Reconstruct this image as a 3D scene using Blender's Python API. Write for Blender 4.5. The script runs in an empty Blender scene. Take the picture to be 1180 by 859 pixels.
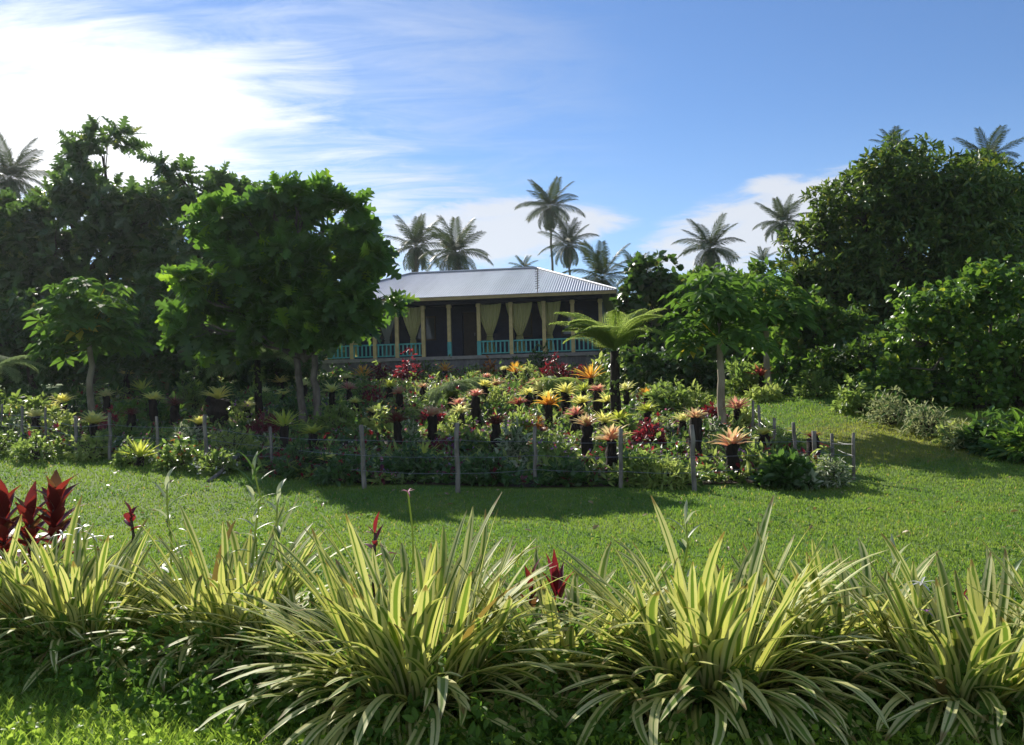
import bpy, math
import numpy as np
from mathutils import Vector, Matrix

rng = np.random.default_rng(11)
SC = bpy.context.scene
COL = SC.collection
R = math.radians

# ------------------------------------------------------------------ camera
FPX, CX, CY = 1022.0, 590.0, 429.5          # focal length and centre in photo pixels (1180 x 859)
CAM = np.array((0.0, 0.0, 1.7))
PITCH, ROLL = R(0.87), R(1.5)
FW = np.array((0, math.cos(PITCH), math.sin(PITCH)))
R0 = np.array((1.0, 0, 0)); U0 = np.cross(R0, FW)
RT = math.cos(ROLL) * R0 - math.sin(ROLL) * U0
UP = math.cos(ROLL) * U0 + math.sin(ROLL) * R0
cam = bpy.data.cameras.new('camera'); camo = bpy.data.objects.new('camera', cam); COL.objects.link(camo)
cam.sensor_width = 36; cam.lens = 36 * FPX / 1180; cam.clip_start = 0.05; cam.clip_end = 5000
M = Matrix.Identity(4)
for i in range(3):
    M[i][0], M[i][1], M[i][2], M[i][3] = RT[i], UP[i], -FW[i], CAM[i]
camo.matrix_world = M
SC.camera = camo

# ------------------------------------------------------------------ sun, sky, exposure
SUN_AZ, SUN_EL = R(31), R(30)              # azimuth measured to the left of the view direction
SUN = np.array((-math.sin(SUN_AZ) * math.cos(SUN_EL), math.cos(SUN_AZ) * math.cos(SUN_EL), math.sin(SUN_EL)))
sl = bpy.data.lights.new('sun', 'SUN'); sl.energy = 5.0; sl.angle = R(0.5); sl.color = (1.0, 0.94, 0.83)
so = bpy.data.objects.new('sun', sl); COL.objects.link(so)
so.rotation_euler = Vector(-SUN).to_track_quat('-Z', 'Y').to_euler(); so.location = (0, 0, 30)
SC.view_settings.view_transform = 'Standard'; SC.view_settings.look = 'None'
SC.view_settings.exposure = 0.64; SC.view_settings.gamma = 1.0
SC.cycles.max_bounces = 7; SC.cycles.diffuse_bounces = 3; SC.cycles.glossy_bounces = 2
SC.cycles.transmission_bounces = 4; SC.cycles.caustics_reflective = False; SC.cycles.caustics_refractive = False


def ray(px, py):
    d = FW + RT * (px - CX) / FPX + UP * (CY - py) / FPX
    return d / d[1]


def at(px, py, y):
    return CAM + ray(px, py) * y


def dirpx(px, py):
    d = ray(px, py); return d / np.linalg.norm(d)


W = bpy.data.worlds.new('World'); SC.world = W; W.use_nodes = True
nt = W.node_tree; nt.nodes.clear()


class NT:
    """small helper for wiring node trees"""
    def __init__(s, t): s.t = t
    def n(s, typ, **kw):
        o = s.t.nodes.new(typ)
        for k, v in kw.items(): setattr(o, k, v)
        return o
    def put(s, sock, v):
        if hasattr(v, 'is_output'): s.t.links.new(v, sock)
        elif v is not None: sock.default_value = v
    def m(s, op, a, b=None, c=None, clamp=False):
        o = s.n('ShaderNodeMath', operation=op, use_clamp=clamp)
        for i, v in enumerate((a, b, c)): s.put(o.inputs[i], v)
        return o.outputs[0]
    def v(s, op, a, b=None, scale=None):
        o = s.n('ShaderNodeVectorMath', operation=op)
        s.put(o.inputs[0], a)
        if b is not None: s.put(o.inputs[1], b)
        if scale is not None: s.put(o.inputs['Scale'], scale)
        return o.outputs['Value'] if op in ('DOT_PRODUCT', 'LENGTH') else o.outputs[0]
    def mix(s, f, a, b, blend='MIX'):
        o = s.n('ShaderNodeMix', data_type='RGBA', blend_type=blend, clamp_factor=True)
        s.put(o.inputs[0], f); s.put(o.inputs[6], c4(a)); s.put(o.inputs[7], c4(b))
        return o.outputs[2]
    def rng(s, x, a, b, c=0.0, d=1.0, smooth=True):
        o = s.n('ShaderNodeMapRange', interpolation_type='SMOOTHSTEP' if smooth else 'LINEAR')
        for i, v in enumerate((x, a, b, c, d)): s.put(o.inputs[i], v)
        return o.outputs[0]
    def noise(s, vec, scale, detail=3, rough=0.5, dist=0.0):
        o = s.n('ShaderNodeTexNoise')
        if vec is not None: s.put(o.inputs['Vector'], vec)
        s.put(o.inputs['Scale'], scale); s.put(o.inputs['Detail'], detail)
        s.put(o.inputs['Roughness'], rough); s.put(o.inputs['Distortion'], dist)
        return o.outputs[0]


def c4(c):
    if isinstance(c, (tuple, list)) and len(c) == 3: return (*c, 1.0)
    return c


N = NT(nt)
tc = N.n('ShaderNodeTexCoord').outputs['Generated']
sky = N.n('ShaderNodeTexSky', sky_type='NISHITA', sun_disc=False, sun_elevation=SUN_EL, sun_rotation=-SUN_AZ,
          altitude=50, air_density=1.0, dust_density=0.05, ozone_density=3.5)
sep = N.n('ShaderNodeSeparateXYZ'); N.put(sep.inputs[0], tc)
den = N.m('ADD', N.m('MAXIMUM', sep.outputs[2], 0.0), 0.13)
flat = N.n('ShaderNodeCombineXYZ')
N.put(flat.inputs[0], N.m('DIVIDE', sep.outputs[0], den)); N.put(flat.inputs[1], N.m('DIVIDE', sep.outputs[1], den))
rot = N.n('ShaderNodeMapping'); N.put(rot.inputs[0], flat.outputs[0])
rot.inputs['Rotation'].default_value = (0, 0, R(28)); rot.inputs['Scale'].default_value = (0.55, 1.5, 1)
wisp = N.noise(rot.outputs[0], 1.3, 9, 0.62, 0.6)
puff = N.noise(flat.outputs[0], 2.2, 9, 0.6, 0.3)


def blob(px, py, a_in, a_out):
    d = N.v('DOT_PRODUCT', tc, tuple(dirpx(px, py)))
    return N.rng(d, math.cos(R(a_out)), math.cos(R(a_in)))


def blob_e(px, py, ax, ay, tilt=0):
    """elongated patch of the sky dome, degrees half width by half height"""
    c = dirpx(px, py); ex = np.cross(c, (0, 0, 1)); ex /= np.linalg.norm(ex); ey = np.cross(ex, c)
    t = R(tilt); e1 = ex * math.cos(t) + ey * math.sin(t); e2 = -ex * math.sin(t) + ey * math.cos(t)
    a = N.m('DIVIDE', N.v('DOT_PRODUCT', tc, tuple(e1)), math.sin(R(ax)))
    b = N.m('DIVIDE', N.v('DOT_PRODUCT', tc, tuple(e2)), math.sin(R(ay)))
    r = N.m('ADD', N.m('MULTIPLY', a, a), N.m('MULTIPLY', b, b))
    front = N.m('GREATER_THAN', N.v('DOT_PRODUCT', tc, tuple(c)), 0.0)
    return N.m('MULTIPLY', N.rng(r, 1.0, 0.0), front)


def add(*xs):
    o = xs[0]
    for x in xs[1:]: o = N.m('ADD', o, x)
    return o


def mul(a, b): return N.m('MULTIPLY', a, b)


glow = blob(60, 90, 2, 26)
wide = blob(150, 150, 6, 33)
cl_sun = add(mul(blob_e(20, 105, 15, 6.0, 8), 1.0), mul(blob_e(260, 118, 10, 4.2, 16), .52), mul(blob_e(330, 205, 17, 5, -6), .42), mul(blob_e(60, 215, 14, 6, 0), .7))
cl_low = add(mul(blob_e(575, 263, 8.5, 2.5, 2), 0.9), mul(blob_e(690, 256, 3.5, 1.2, 0), 0.45), mul(blob_e(865, 264, 9.5, 3.2, 13), 0.85),
             mul(blob_e(960, 235, 6, 2.2, 15), 0.5), mul(blob_e(480, 290, 10, 2.5, 0), 0.4), mul(blob_e(886, 211, 2.2, .7, 4), 0.42), mul(blob_e(1172, 292, 3, 2.2, 0), 0.7))
fine = N.noise(rot.outputs[0], 4.2, 10, 0.66, 0.9)
tex = add(mul(wisp, 1.0), mul(fine, 1.05))
mask_s = N.rng(add(mul(cl_sun, .95), N.m('MULTIPLY', N.m('SUBTRACT', tex, 1.02), 1.75)), -0.12, 1.12)
mask_s = mul(mask_s, N.rng(cl_sun, 0.0, .22))
lowtex = add(N.m('MULTIPLY', N.m('SUBTRACT', N.noise(flat.outputs[0], 3.2, 10, .68, .8), .5), 2.1), cl_low)
mask_l = mul(N.rng(lowtex, .05, .85), N.rng(cl_low, 0, .25))
veil = mul(N.rng(tex, .80, 1.4), mul(wide, .40))
mask = N.m('MAXIMUM', N.m('MAXIMUM', mask_s, mul(mask_l, .84)), veil, clamp=True)
low = N.rng(sep.outputs[2], 0.30, 0.0, 0.0, 0.38)
cloud_v = N.m('ADD', 4.7, mul(glow, 2.2))
cc = N.n('ShaderNodeCombineXYZ')
for i in range(3): N.put(cc.inputs[i], mul(cloud_v, (.98, 1.0, 1.04)[i]))
tint = N.mix(1.0, sky.outputs[0], (0.55, 0.63, 0.75), 'MULTIPLY')
hazed = N.mix(low, tint, (3.3, 4.5, 6.1))
# unseen bright cloud deck added behind the viewer as fill light
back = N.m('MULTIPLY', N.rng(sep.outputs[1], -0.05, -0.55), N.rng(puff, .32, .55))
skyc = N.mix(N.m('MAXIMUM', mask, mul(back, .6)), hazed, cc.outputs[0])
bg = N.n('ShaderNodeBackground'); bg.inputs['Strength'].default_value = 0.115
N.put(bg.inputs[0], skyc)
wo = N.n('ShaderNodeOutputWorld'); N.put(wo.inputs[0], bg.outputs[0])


# ------------------------------------------------------------------ terrain
def G(x, y):
    x = np.asarray(x, float); y = np.asarray(y, float)
    k = 0.09
    s = np.where(y < 11.5, 0, np.where(y < 13.5, k * (y - 11.5) ** 2 / 4, k * (y - 12.5)))
    s = np.where(y > 37, k * 24.5 + 0.02 * (y - 37), s)
    a = np.clip((x - 4.6) / 2.4, 0, 1); b = np.clip((y - 14.5) / 8.0, 0, 1)
    s = s + .30 * a * a * (3 - 2 * a) * b * b * (3 - 2 * b)
    near = 1 / (1 + (y / 60.0) ** 4)
    u = 0.03 * np.sin(0.9 * x + 0.5 * y) * np.sin(0.7 * y - 0.4 * x + 1.0) + 0.05 * np.sin(0.31 * x + 1.3) * np.sin(0.23 * y)
    return s + u * near


def on_ground(px, py):
    d = ray(px, py); ys = np.linspace(2.5, 60, 6000)
    h = CAM[2] + d[2] * ys - G(d[0] * ys, ys)
    i = int(np.argmax(h < 0)) if (h < 0).any() else len(ys) - 1
    y = ys[i]; return np.array((d[0] * y, y, float(G(d[0] * y, y))))


def above_ground(px, py, hgt):
    """the point on the ray through this photo pixel that is hgt above the terrain"""
    d = ray(px, py); ys = np.linspace(2.5, 60, 6000)
    h = CAM[2] + d[2] * ys - G(d[0] * ys, ys) - hgt
    i = int(np.argmax(h < 0)) if (h < 0).any() else len(ys) - 1
    y = ys[i]; return np.array((d[0] * y, y, CAM[2] + d[2] * y))


FENCE = [(-13.5, 20.5), (-10.0, 18.6), (-8.6, 17.9), (-6.9, 17.3), (-4.6, 15.7), (-2.4, 14.2), (0.3, 13.75), (2.8, 13.5), (5.35, 13.8)]


def fence_y(x):
    return np.interp(x, [p[0] for p in FENCE], [p[1] for p in FENCE])


def in_garden(x, y, pad=0.0):
    return (x < 5.3 + pad) & (y > fence_y(x) - pad) & (y < 37)


# ------------------------------------------------------------------ mesh helpers
def norm(a): return a / np.maximum(np.linalg.norm(a, axis=-1, keepdims=True), 1e-9)


def build(name, chunks, mats, parent=None, origin=(0, 0, 0), smooth=False):
    """chunks: (verts, [face arrays], uv or None, material index) -> ONE mesh object"""
    if not isinstance(mats, (list, tuple)): mats = [mats]
    V, UV, loops, starts, tot, mi = [], [], [], [], [], []
    off = 0; lo = 0
    for v, faces, uv, m in chunks:
        v = np.asarray(v, float).reshape(-1, 3)
        V.append(v); UV.append(np.zeros((len(v), 2)) if uv is None else np.asarray(uv, float).reshape(-1, 2))
        for f in faces:
            f = np.asarray(f, int)
            if len(f) == 0: continue
            k = f.shape[1]
            loops.append((f + off).ravel()); starts.append(lo + np.arange(len(f)) * k); tot.append(np.full(len(f), k))
            mi.append(np.full(len(f), m)); lo += f.size
        off += len(v)
    V = np.concatenate(V) - np.asarray(origin, float); UV = np.concatenate(UV)
    loops = np.concatenate(loops); starts = np.concatenate(starts); tot = np.concatenate(tot); mi = np.concatenate(mi)
    me = bpy.data.meshes.new(name)
    me.vertices.add(len(V)); me.vertices.foreach_set('co', V.ravel().astype(np.float32))
    me.loops.add(len(loops)); me.loops.foreach_set('vertex_index', loops.astype(np.int32))
    me.polygons.add(len(starts)); me.polygons.foreach_set('loop_start', starts.astype(np.int32))
    me.polygons.foreach_set('loop_total', tot.astype(np.int32))
    me.polygons.foreach_set('material_index', mi.astype(np.int32))
    me.polygons.foreach_set('use_smooth', np.full(len(starts), smooth))
    ul = me.uv_layers.new(name='UVMap'); ul.data.foreach_set('uv', UV[loops].ravel().astype(np.float32))
    for m in mats: me.materials.append(m)
    me.update(); me.validate()
    o = bpy.data.objects.new(name, me); COL.objects.link(o)
    if parent is not None: o.parent = parent
    else: o.location = origin
    return o


def thing(name, label, cat, loc, group=None, rz=0.0):
    o = bpy.data.objects.new(name, None); COL.objects.link(o)
    o.empty_display_size = 0.2; o.location = tuple(map(float, loc)); o.rotation_euler = (0, 0, rz)
    return tag(o, label, cat, group)


def tag(o, label, cat, group=None):
    o['label'] = label; o['category'] = cat
    if group: o['group'] = group
    return o


def kind(o, k, label=None):
    o['kind'] = k
    if label: o['label'] = label
    return o


def tube(pts, rad, sides=7, m=0):
    pts = np.asarray(pts, float); n = len(pts); rad = np.broadcast_to(np.asarray(rad, float), (n,))
    t = norm(np.gradient(pts, axis=0))
    ref = np.where(np.abs(t[:, 2:3]) > 0.9, np.array([[1.0, 0, 0]]), np.array([[0, 0, 1.0]]))
    if np.abs(t[:, 2]).max() > 0.9: ref = np.repeat([[1.0, 0.2, 0]], n, 0)
    a = norm(np.cross(t, ref)); b = np.cross(t, a)
    th = np.linspace(0, 2 * np.pi, sides, endpoint=False)
    v = pts[:, None] + rad[:, None, None] * (np.cos(th)[None, :, None] * a[:, None] + np.sin(th)[None, :, None] * b[:, None])
    i = np.arange(n - 1)[:, None] * sides; j = np.arange(sides)[None]; j2 = (j + 1) % sides
    f = np.stack([i + j, i + j2, i + sides + j2, i + sides + j], -1).reshape(-1, 4)
    uv = np.stack(np.broadcast_arrays(np.arange(sides)[None] / sides, np.linspace(0, 1, n)[:, None]), -1)
    caps = [np.arange(sides)[None, ::-1], (np.arange(sides) + (n - 1) * sides)[None]]
    return (v.reshape(-1, 3), [f] + caps, uv.reshape(-1, 2), m)


BOXF = np.array([(0, 3, 2, 1), (4, 5, 6, 7), (0, 1, 5, 4), (1, 2, 6, 5), (2, 3, 7, 6), (3, 0, 4, 7)])


def box(x0, x1, y0, y1, z0, z1, m=0):
    v = np.array([(x0, y0, z0), (x1, y0, z0), (x1, y1, z0), (x0, y1, z0), (x0, y0, z1), (x1, y0, z1), (x1, y1, z1), (x0, y1, z1)], float)
    return (v, [BOXF], v[:, [0, 2]], m)


# leaf templates: the blade runs along +Y from the origin, face up +Z, unit length
def T_small():
    v = np.array([(0, 0, 0), (.30, .45, .07), (0, 1, -.12), (-.30, .45, .07), (0, .45, 0)])
    return v, [np.array([(0, 1, 4), (0, 4, 3), (4, 1, 2), (4, 2, 3)])]


def T_oval(w=.5, droop=.25):
    v = np.array([(0, 0, 0), (-.42, .3, .05), (0, .3, 0), (.42, .3, .05), (-.40, .68, .05), (0, .68, 0), (.40, .68, .05), (0, 1, 0)], float)
    v[:, 0] *= w; v[:, 2] -= droop * v[:, 1] ** 2
    return v, [np.array([(0, 2, 1), (0, 3, 2), (4, 5, 7), (5, 6, 7)]), np.array([(1, 2, 5, 4), (2, 3, 6, 5)])]


def T_breadfruit():
    ys = [.02, .16, .20, .36, .38, .56, .57, .75, .76, .92, 1.0]
    xs = [.02, .26, .10, .38, .11, .42, .11, .36, .10, .18, 0.0]
    v, q = [], []
    for k, (y, x) in enumerate(zip(ys, xs)):
        tip = k % 2 == 1
        my = y - (.09 if tip else 0)
        fold = x * .22
        for px, py in ((-x, y), (0, my), (x, y)):
            v.append((px, py, fold * (px != 0) - .28 * py * py))
    for k in range(len(ys) - 1):
        a = k * 3
        q += [(a, a + 1, a + 4, a + 3), (a + 1, a + 2, a + 5, a + 4)]
    return np.array(v), [np.array(q)]


def T_papaya():
    v, f = [(0, 0, 0)], []
    angs = np.radians(np.array([-140, -95, -50, 0, 50, 95, 140])); L = [.5, .75, .92, 1.0, .92, .75, .5]
    for a, l in zip(angs, L):
        d = np.array((math.sin(a), math.cos(a))); p = np.array((d[1], -d[0])); b = len(v)
        for s, w, z in ((.3, -.07, 0), (.3, .07, 0), (.62, -.17, .03), (.66, .17, .03), (1.0, 0, -.16)):
            q = d * l * s + p * w * l * 1.1; v.append((q[0], q[1], z))
        f.append((b, b + 2, b + 4)); f.append((b, b + 4, b + 1)); f.append((b + 1, b + 4, b + 3)); f.append((0, b, b + 1))
    return np.array(v), [np.array(f)]


def leaves(tmpl, pos, d, nrm, scale, m=0):
    tv, tf = tmpl
    pos = np.asarray(pos, float); n = len(pos)
    d = norm(np.asarray(d, float)); x = norm(np.cross(d, nrm)); z = np.cross(x, d)
    Rm = np.stack([x, d, z], 1)                                # rows: local axes
    s = np.broadcast_to(np.asarray(scale, float).reshape(n, -1), (n, 3)) if np.ndim(scale) else np.full((n, 3), float(scale))
    v = np.einsum('kc,nc,ncj->nkj', tv, s, Rm) + pos[:, None]
    k = len(tv); off = (np.arange(n) * k)[:, None, None]
    fs = [(f[None] + off).reshape(-1, f.shape[1]) for f in tf]
    uv = np.broadcast_to(np.stack([tv[:, 0] + .5, tv[:, 1]], -1)[None], (n, k, 2))
    return (v.reshape(-1, 3), fs, uv.reshape(-1, 2), m)


def straps(pos, az, e0, length, width, curl, seg=8, fold=.25, prof=None, m=0, floor=None, twist=None):
    """long ribbon leaves; az direction, e0 start elevation, curl total bend (radians)"""
    n = len(az); t = np.linspace(0, 1, seg + 1)
    ang = e0[:, None] - curl[:, None] * t[None] ** 1.5
    h = np.cos(ang); zz = np.sin(ang)
    dl = (length / seg)[:, None]
    cr = np.concatenate([np.zeros((n, 1)), np.cumsum(h[:, :-1] * dl, 1)], 1)
    cz = np.concatenate([np.zeros((n, 1)), np.cumsum(zz[:, :-1] * dl, 1)], 1)
    azs = az[:, None] + (0 if twist is None else twist[:, None] * t[None] ** 2)
    out = np.stack([np.cos(azs), np.sin(azs)], -1)
    c = np.concatenate([pos[:, None, :2] + out * cr[..., None], (pos[:, 2:3] + cz)[..., None]], -1)
    side = np.stack([-np.sin(azs), np.cos(azs), np.zeros_like(azs)], -1)
    nrm = np.stack([-out[..., 0] * zz, -out[..., 1] * zz, h], -1)
    if prof is None: prof = np.minimum(1, .62 + 1.2 * t) * (1 - np.clip((t - .45) / .55, 0, 1) ** 2.2)
    w = width[:, None] * prof[None]
    w[:, -1] = width * .12
    L = c - side * w[..., None] * .5 + nrm * (w * fold)[..., None]
    Rr = c + side * w[..., None] * .5 + nrm * (w * fold)[..., None]
    v = np.stack([L, c, Rr], 2)
    if floor is not None:
        fz = floor(v[..., 0], v[..., 1]) + .015
        v[..., 2] = np.maximum(v[..., 2], fz)
    i = (np.arange(n) * (seg + 1) * 3)[:, None] + (np.arange(seg) * 3)[None]
    f = np.concatenate([np.stack([i, i + 1, i + 4, i + 3], -1).reshape(-1, 4), np.stack([i + 1, i + 2, i + 5, i + 4], -1).reshape(-1, 4)])
    uv = np.stack(np.broadcast_arrays(np.array([0, .5, 1.0])[None, None], t[None, :, None], np.zeros((n, 1, 1))), -1)[..., :2]
    return (v.reshape(-1, 3), [f], uv.reshape(-1, 2), m)


def rdir(n):
    return norm(rng.normal(size=(n, 3)))


# ------------------------------------------------------------------ materials
def new_mat(name):
    m = bpy.data.materials.new(name); m.use_nodes = True; m.node_tree.nodes.clear()
    return m, NT(m.node_tree)


def finish(m, n, col, rough=.6, spec=.5, metal=0.0, bump=None, bump_s=.3, trans=None, tf=0.0, bdist=.02):
    p = n.n('ShaderNodeBsdfPrincipled')
    n.put(p.inputs['Base Color'], c4(col)); n.put(p.inputs['Roughness'], rough); n.put(p.inputs['Metallic'], metal)
    n.put(p.inputs['Specular IOR Level'], spec)
    if bump is not None:
        b = n.n('ShaderNodeBump'); n.put(b.inputs['Height'], bump); b.inputs['Strength'].default_value = bump_s
        b.inputs['Distance'].default_value = bdist
        n.put(p.inputs['Normal'], b.outputs[0])
    sh = p.outputs[0]
    if trans is not None:
        t = n.n('ShaderNodeBsdfTranslucent'); n.put(t.inputs[0], c4(trans))
        mx = n.n('ShaderNodeMixShader'); n.put(mx.inputs[0], tf); n.put(mx.inputs[1], sh); n.put(mx.inputs[2], t.outputs[0]); sh = mx.outputs[0]
    o = n.n('ShaderNodeOutputMaterial'); n.put(o.inputs[0], sh)
    return m


def leafmat(name, c1, c2, tcol, tf=.35, rough=.42, spec=.4, c3=None, p3=.93):
    m, n = new_mat(name)
    isl = n.n('ShaderNodeNewGeometry').outputs['Random Per Island']
    pos = n.n('ShaderNodeNewGeometry').outputs['Position']
    f = n.m('ADD', n.m('MULTIPLY', isl, .7), n.m('MULTIPLY', n.noise(pos, 1.1, 2), .5), clamp=True)
    c = n.mix(f, c1, c2)
    if c3: c = n.mix(n.m('GREATER_THAN', n.m('FRACT', n.m('MULTIPLY', isl, 7.31)), p3), c, c3)
    k = tuple(a / max(b, 1e-3) for a, b in zip(tcol, [(x + y) / 2 for x, y in zip(c1, c2)]))
    tr = n.mix(1.0, c, k, 'MULTIPLY')
    return finish(m, n, c, rough, spec, trans=tr, tf=tf)


def barkmat(name, c1, c2, sc=9, rough=.9):
    m, n = new_mat(name)
    tcn = n.n('ShaderNodeTexCoord').outputs['Object']
    mp = n.n('ShaderNodeMapping'); n.put(mp.inputs[0], tcn); mp.inputs['Scale'].default_value = (1, 1, .28)
    a = n.noise(mp.outputs[0], sc, 6, .65); b = n.noise(tcn, sc * .3, 3)
    c = n.mix(n.rng(n.m('ADD', n.m('MULTIPLY', a, .7), n.m('MULTIPLY', b, .3)), .35, .65), c1, c2)
    return finish(m, n, c, rough, .2, bump=a, bump_s=.8)


def paint(name, c, rough=.55, var=.12, sc=5, spec=.4, metal=0.0):
    m, n = new_mat(name)
    a = n.noise(n.n('ShaderNodeTexCoord').outputs['Object'], sc, 5, .6)
    col = n.mix(n.rng(a, .35, .7), c, tuple(x * (1 - var * 2) for x in c))
    return finish(m, n, col, rough, spec, metal, bump=a, bump_s=.1)


def grassmat(name, blade):
    m, n = new_mat(name)
    geo = n.n('ShaderNodeNewGeometry'); pos = geo.outputs['Position']
    a = n.noise(pos, .55, 4, .6); b = n.noise(pos, 3.5, 4, .6); cN = n.noise(pos, 38, 3, .6)
    sp = n.n('ShaderNodeSeparateXYZ'); n.put(sp.inputs[0], pos)
    lush = n.mix(n.rng(a, .35, .68), (.085, .172, .030), (.15, .222, .042))
    lush = n.mix(n.rng(b, .45, .75, 0, .55), lush, (.15, .20, .035))
    # the worn dry strip that crosses the slope at the right
    line = n.m('ADD', sp.outputs[1], n.m('MULTIPLY', sp.outputs[0], -.05))
    band = n.m('MULTIPLY', n.rng(line, 13.4, 15.4), n.rng(line, 20.5, 17.0))
    band = n.m('MULTIPLY', band, n.rng(sp.outputs[0], 4.6, 6.5))
    dry = n.rng(n.m('ADD', n.m('MULTIPLY', band, .5), n.m('MULTIPLY', b, .9)), .62, .98)
    c = n.mix(n.m('MULTIPLY', dry, .65), lush, (.25, .225, .055))
    worn = n.noise(pos, 1.7, 5, .65, .6)
    c = n.mix(n.rng(worn, .60, .74, 0, .5), c, (.21, .17, .06))
    if blade:
        isl = geo.outputs['Random Per Island']
        c = n.mix(n.rng(isl, 0, 1, 0, .45, False), c, (.17, .24, .05))
        c = n.mix(n.m('GREATER_THAN', isl, .965), c, (.30, .26, .11))
        t = n.mix(1.0, c, (1.9, 1.9, 1.1), 'MULTIPLY')
        return finish(m, n, c, .5, .3, trans=t, tf=.46)
    c = n.mix(n.rng(cN, .35, .7, 0, .5), c, (.05, .085, .018))
    return finish(m, n, c, .9, .15, bump=cN, bump_s=.6)


MT = {}
MT['ground'] = grassmat('ground_turf', False)
MT['blade'] = grassmat('grass_blade', True)
MT['weed'] = leafmat('weed_leaf', (.05, .12, .02), (.11, .20, .035), (.22, .40, .05), .40, .62, .2)
MT['weed_bright'] = leafmat('bright_weed_leaf', (.13, .25, .025), (.24, .36, .05), (.42, .60, .07), .48)
MT['breadfruit'] = leafmat('breadfruit_leaf', (.029, .078, .02), (.060, .128, .032), (.18, .36, .04), .41, .4, .4, (.12, .22, .03), .95)
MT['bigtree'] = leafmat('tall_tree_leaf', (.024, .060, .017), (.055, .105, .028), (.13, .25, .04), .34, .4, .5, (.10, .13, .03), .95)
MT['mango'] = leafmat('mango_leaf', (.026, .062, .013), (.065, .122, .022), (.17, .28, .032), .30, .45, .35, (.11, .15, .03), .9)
MT['glossy'] = leafmat('glossy_leaf', (.036, .092, .016), (.072, .155, .027), (.20, .37, .04), .36, .38, .45, (.15, .22, .03), .92)
MT['jungle'] = leafmat('jungle_leaf', (.036, .090, .018), (.08, .155, .03), (.20, .36, .04), .35, .42, .4, (.11, .13, .035), .93)
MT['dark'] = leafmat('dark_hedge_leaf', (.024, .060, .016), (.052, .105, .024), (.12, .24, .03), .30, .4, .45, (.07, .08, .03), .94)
MT['papaya'] = leafmat('papaya_leaf', (.04, .10, .02), (.075, .155, .03), (.17, .33, .04),   .38, .65, .2, (.26, .26, .03), .95)
MT['fern'] = leafmat('fern_leaf', (.12, .22, .04), (.19, .28, .065), (.42, .54, .12), .5, .6, .2)
MT['greyfern'] = leafmat('pale_fern_leaf', (.14, .20, .09), (.21, .27, .13), (.28, .38, .14), .45, .75, .15)
MT['palm'] = leafmat('palm_leaflet', (.025, .050, .017), (.052, .082, .028), (.10, .14, .04), .18, .5, .25, (.13, .105, .05), .95)
MT['green'] = leafmat('garden_leaf', (.075, .14, .032), (.15, .215, .055), (.30, .43, .08), .45)
MT['lightgreen'] = leafmat('light_garden_leaf', (.17, .25, .05), (.28, .34, .09), (.44, .54, .12), .46)
MT['darkgreen'] = leafmat('dark_garden_leaf', (.03, .075, .018), (.06, .12, .03), (.13, .26, .04), .35, .35, .5)
MT['greywhite'] = leafmat('white_edged_leaf', (.22, .28, .17), (.45, .48, .33), (.42, .48, .26), .35, .45, .4, (.08, .15, .04), .62)
MT['palegreen'] = leafmat('pale_variegated_leaf', (.26, .30, .12), (.44, .45, .22), (.44, .48, .20), .4, .5, .3, (.08, .16, .04), .75)
MT['crimson'] = leafmat('crimson_leaf', (.16, .018, .025), (.30, .04, .05), (.40, .04, .05), .4, .4, .4, (.10, .02, .04), .8)
MT['maroon'] = leafmat('maroon_leaf', (.06, .012, .018), (.13, .022, .03), (.28, .02, .03), .35, .35, .5)
MT['redcord'] = leafmat('red_cordyline_leaf', (.07, .010, .012), (.17, .022, .018), (.30, .035, .025), .32, .4, .4, (.09, .045, .02), .7)
MT['orange'] = leafmat('orange_leaf', (.30, .10, .03), (.42, .20, .05), (.5, .2, .04), .4)
MT['purple'] = leafmat('purple_petal', (.26, .10, .34), (.42, .22, .52), (.45, .2, .5), .4)
MT['pinkpetal'] = leafmat('pink_petal', (.48, .12, .24), (.62, .28, .38), (.6, .2, .3), .4)
MT['white'] = leafmat('white_petal', (.55, .55, .5), (.72, .72, .68), (.6, .6, .5), .3)
MT['yellowpetal'] = leafmat('yellow_petal', (.5, .42, .05), (.65, .6, .15), (.6, .5, .08), .4)
MT['bark'] = barkmat('grey_bark', (.07, .062, .05), (.18, .16, .13))
MT['darkbark'] = barkmat('dark_bark', (.035, .028, .02), (.10, .08, .06))
MT['palebark'] = barkmat('papaya_bark', (.20, .17, .12), (.38, .33, .25), 6)
MT['palmbark'] = barkmat('palm_bark', (.13, .115, .095), (.25, .22, .18), 5)
MT['stump'] = barkmat('black_fibrous_stump', (.008, .007, .006), (.035, .027, .02), 16)
MT['post'] = barkmat('weathered_post', (.11, .10, .085), (.26, .24, .21), 12)
MT['wire'] = paint('galvanised_wire', (.35, .35, .36), .4, .1, 5, .5, .8)
MT['soil'] = barkmat('garden_soil', (.035, .026, .018), (.085, .065, .045), 7)


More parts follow.
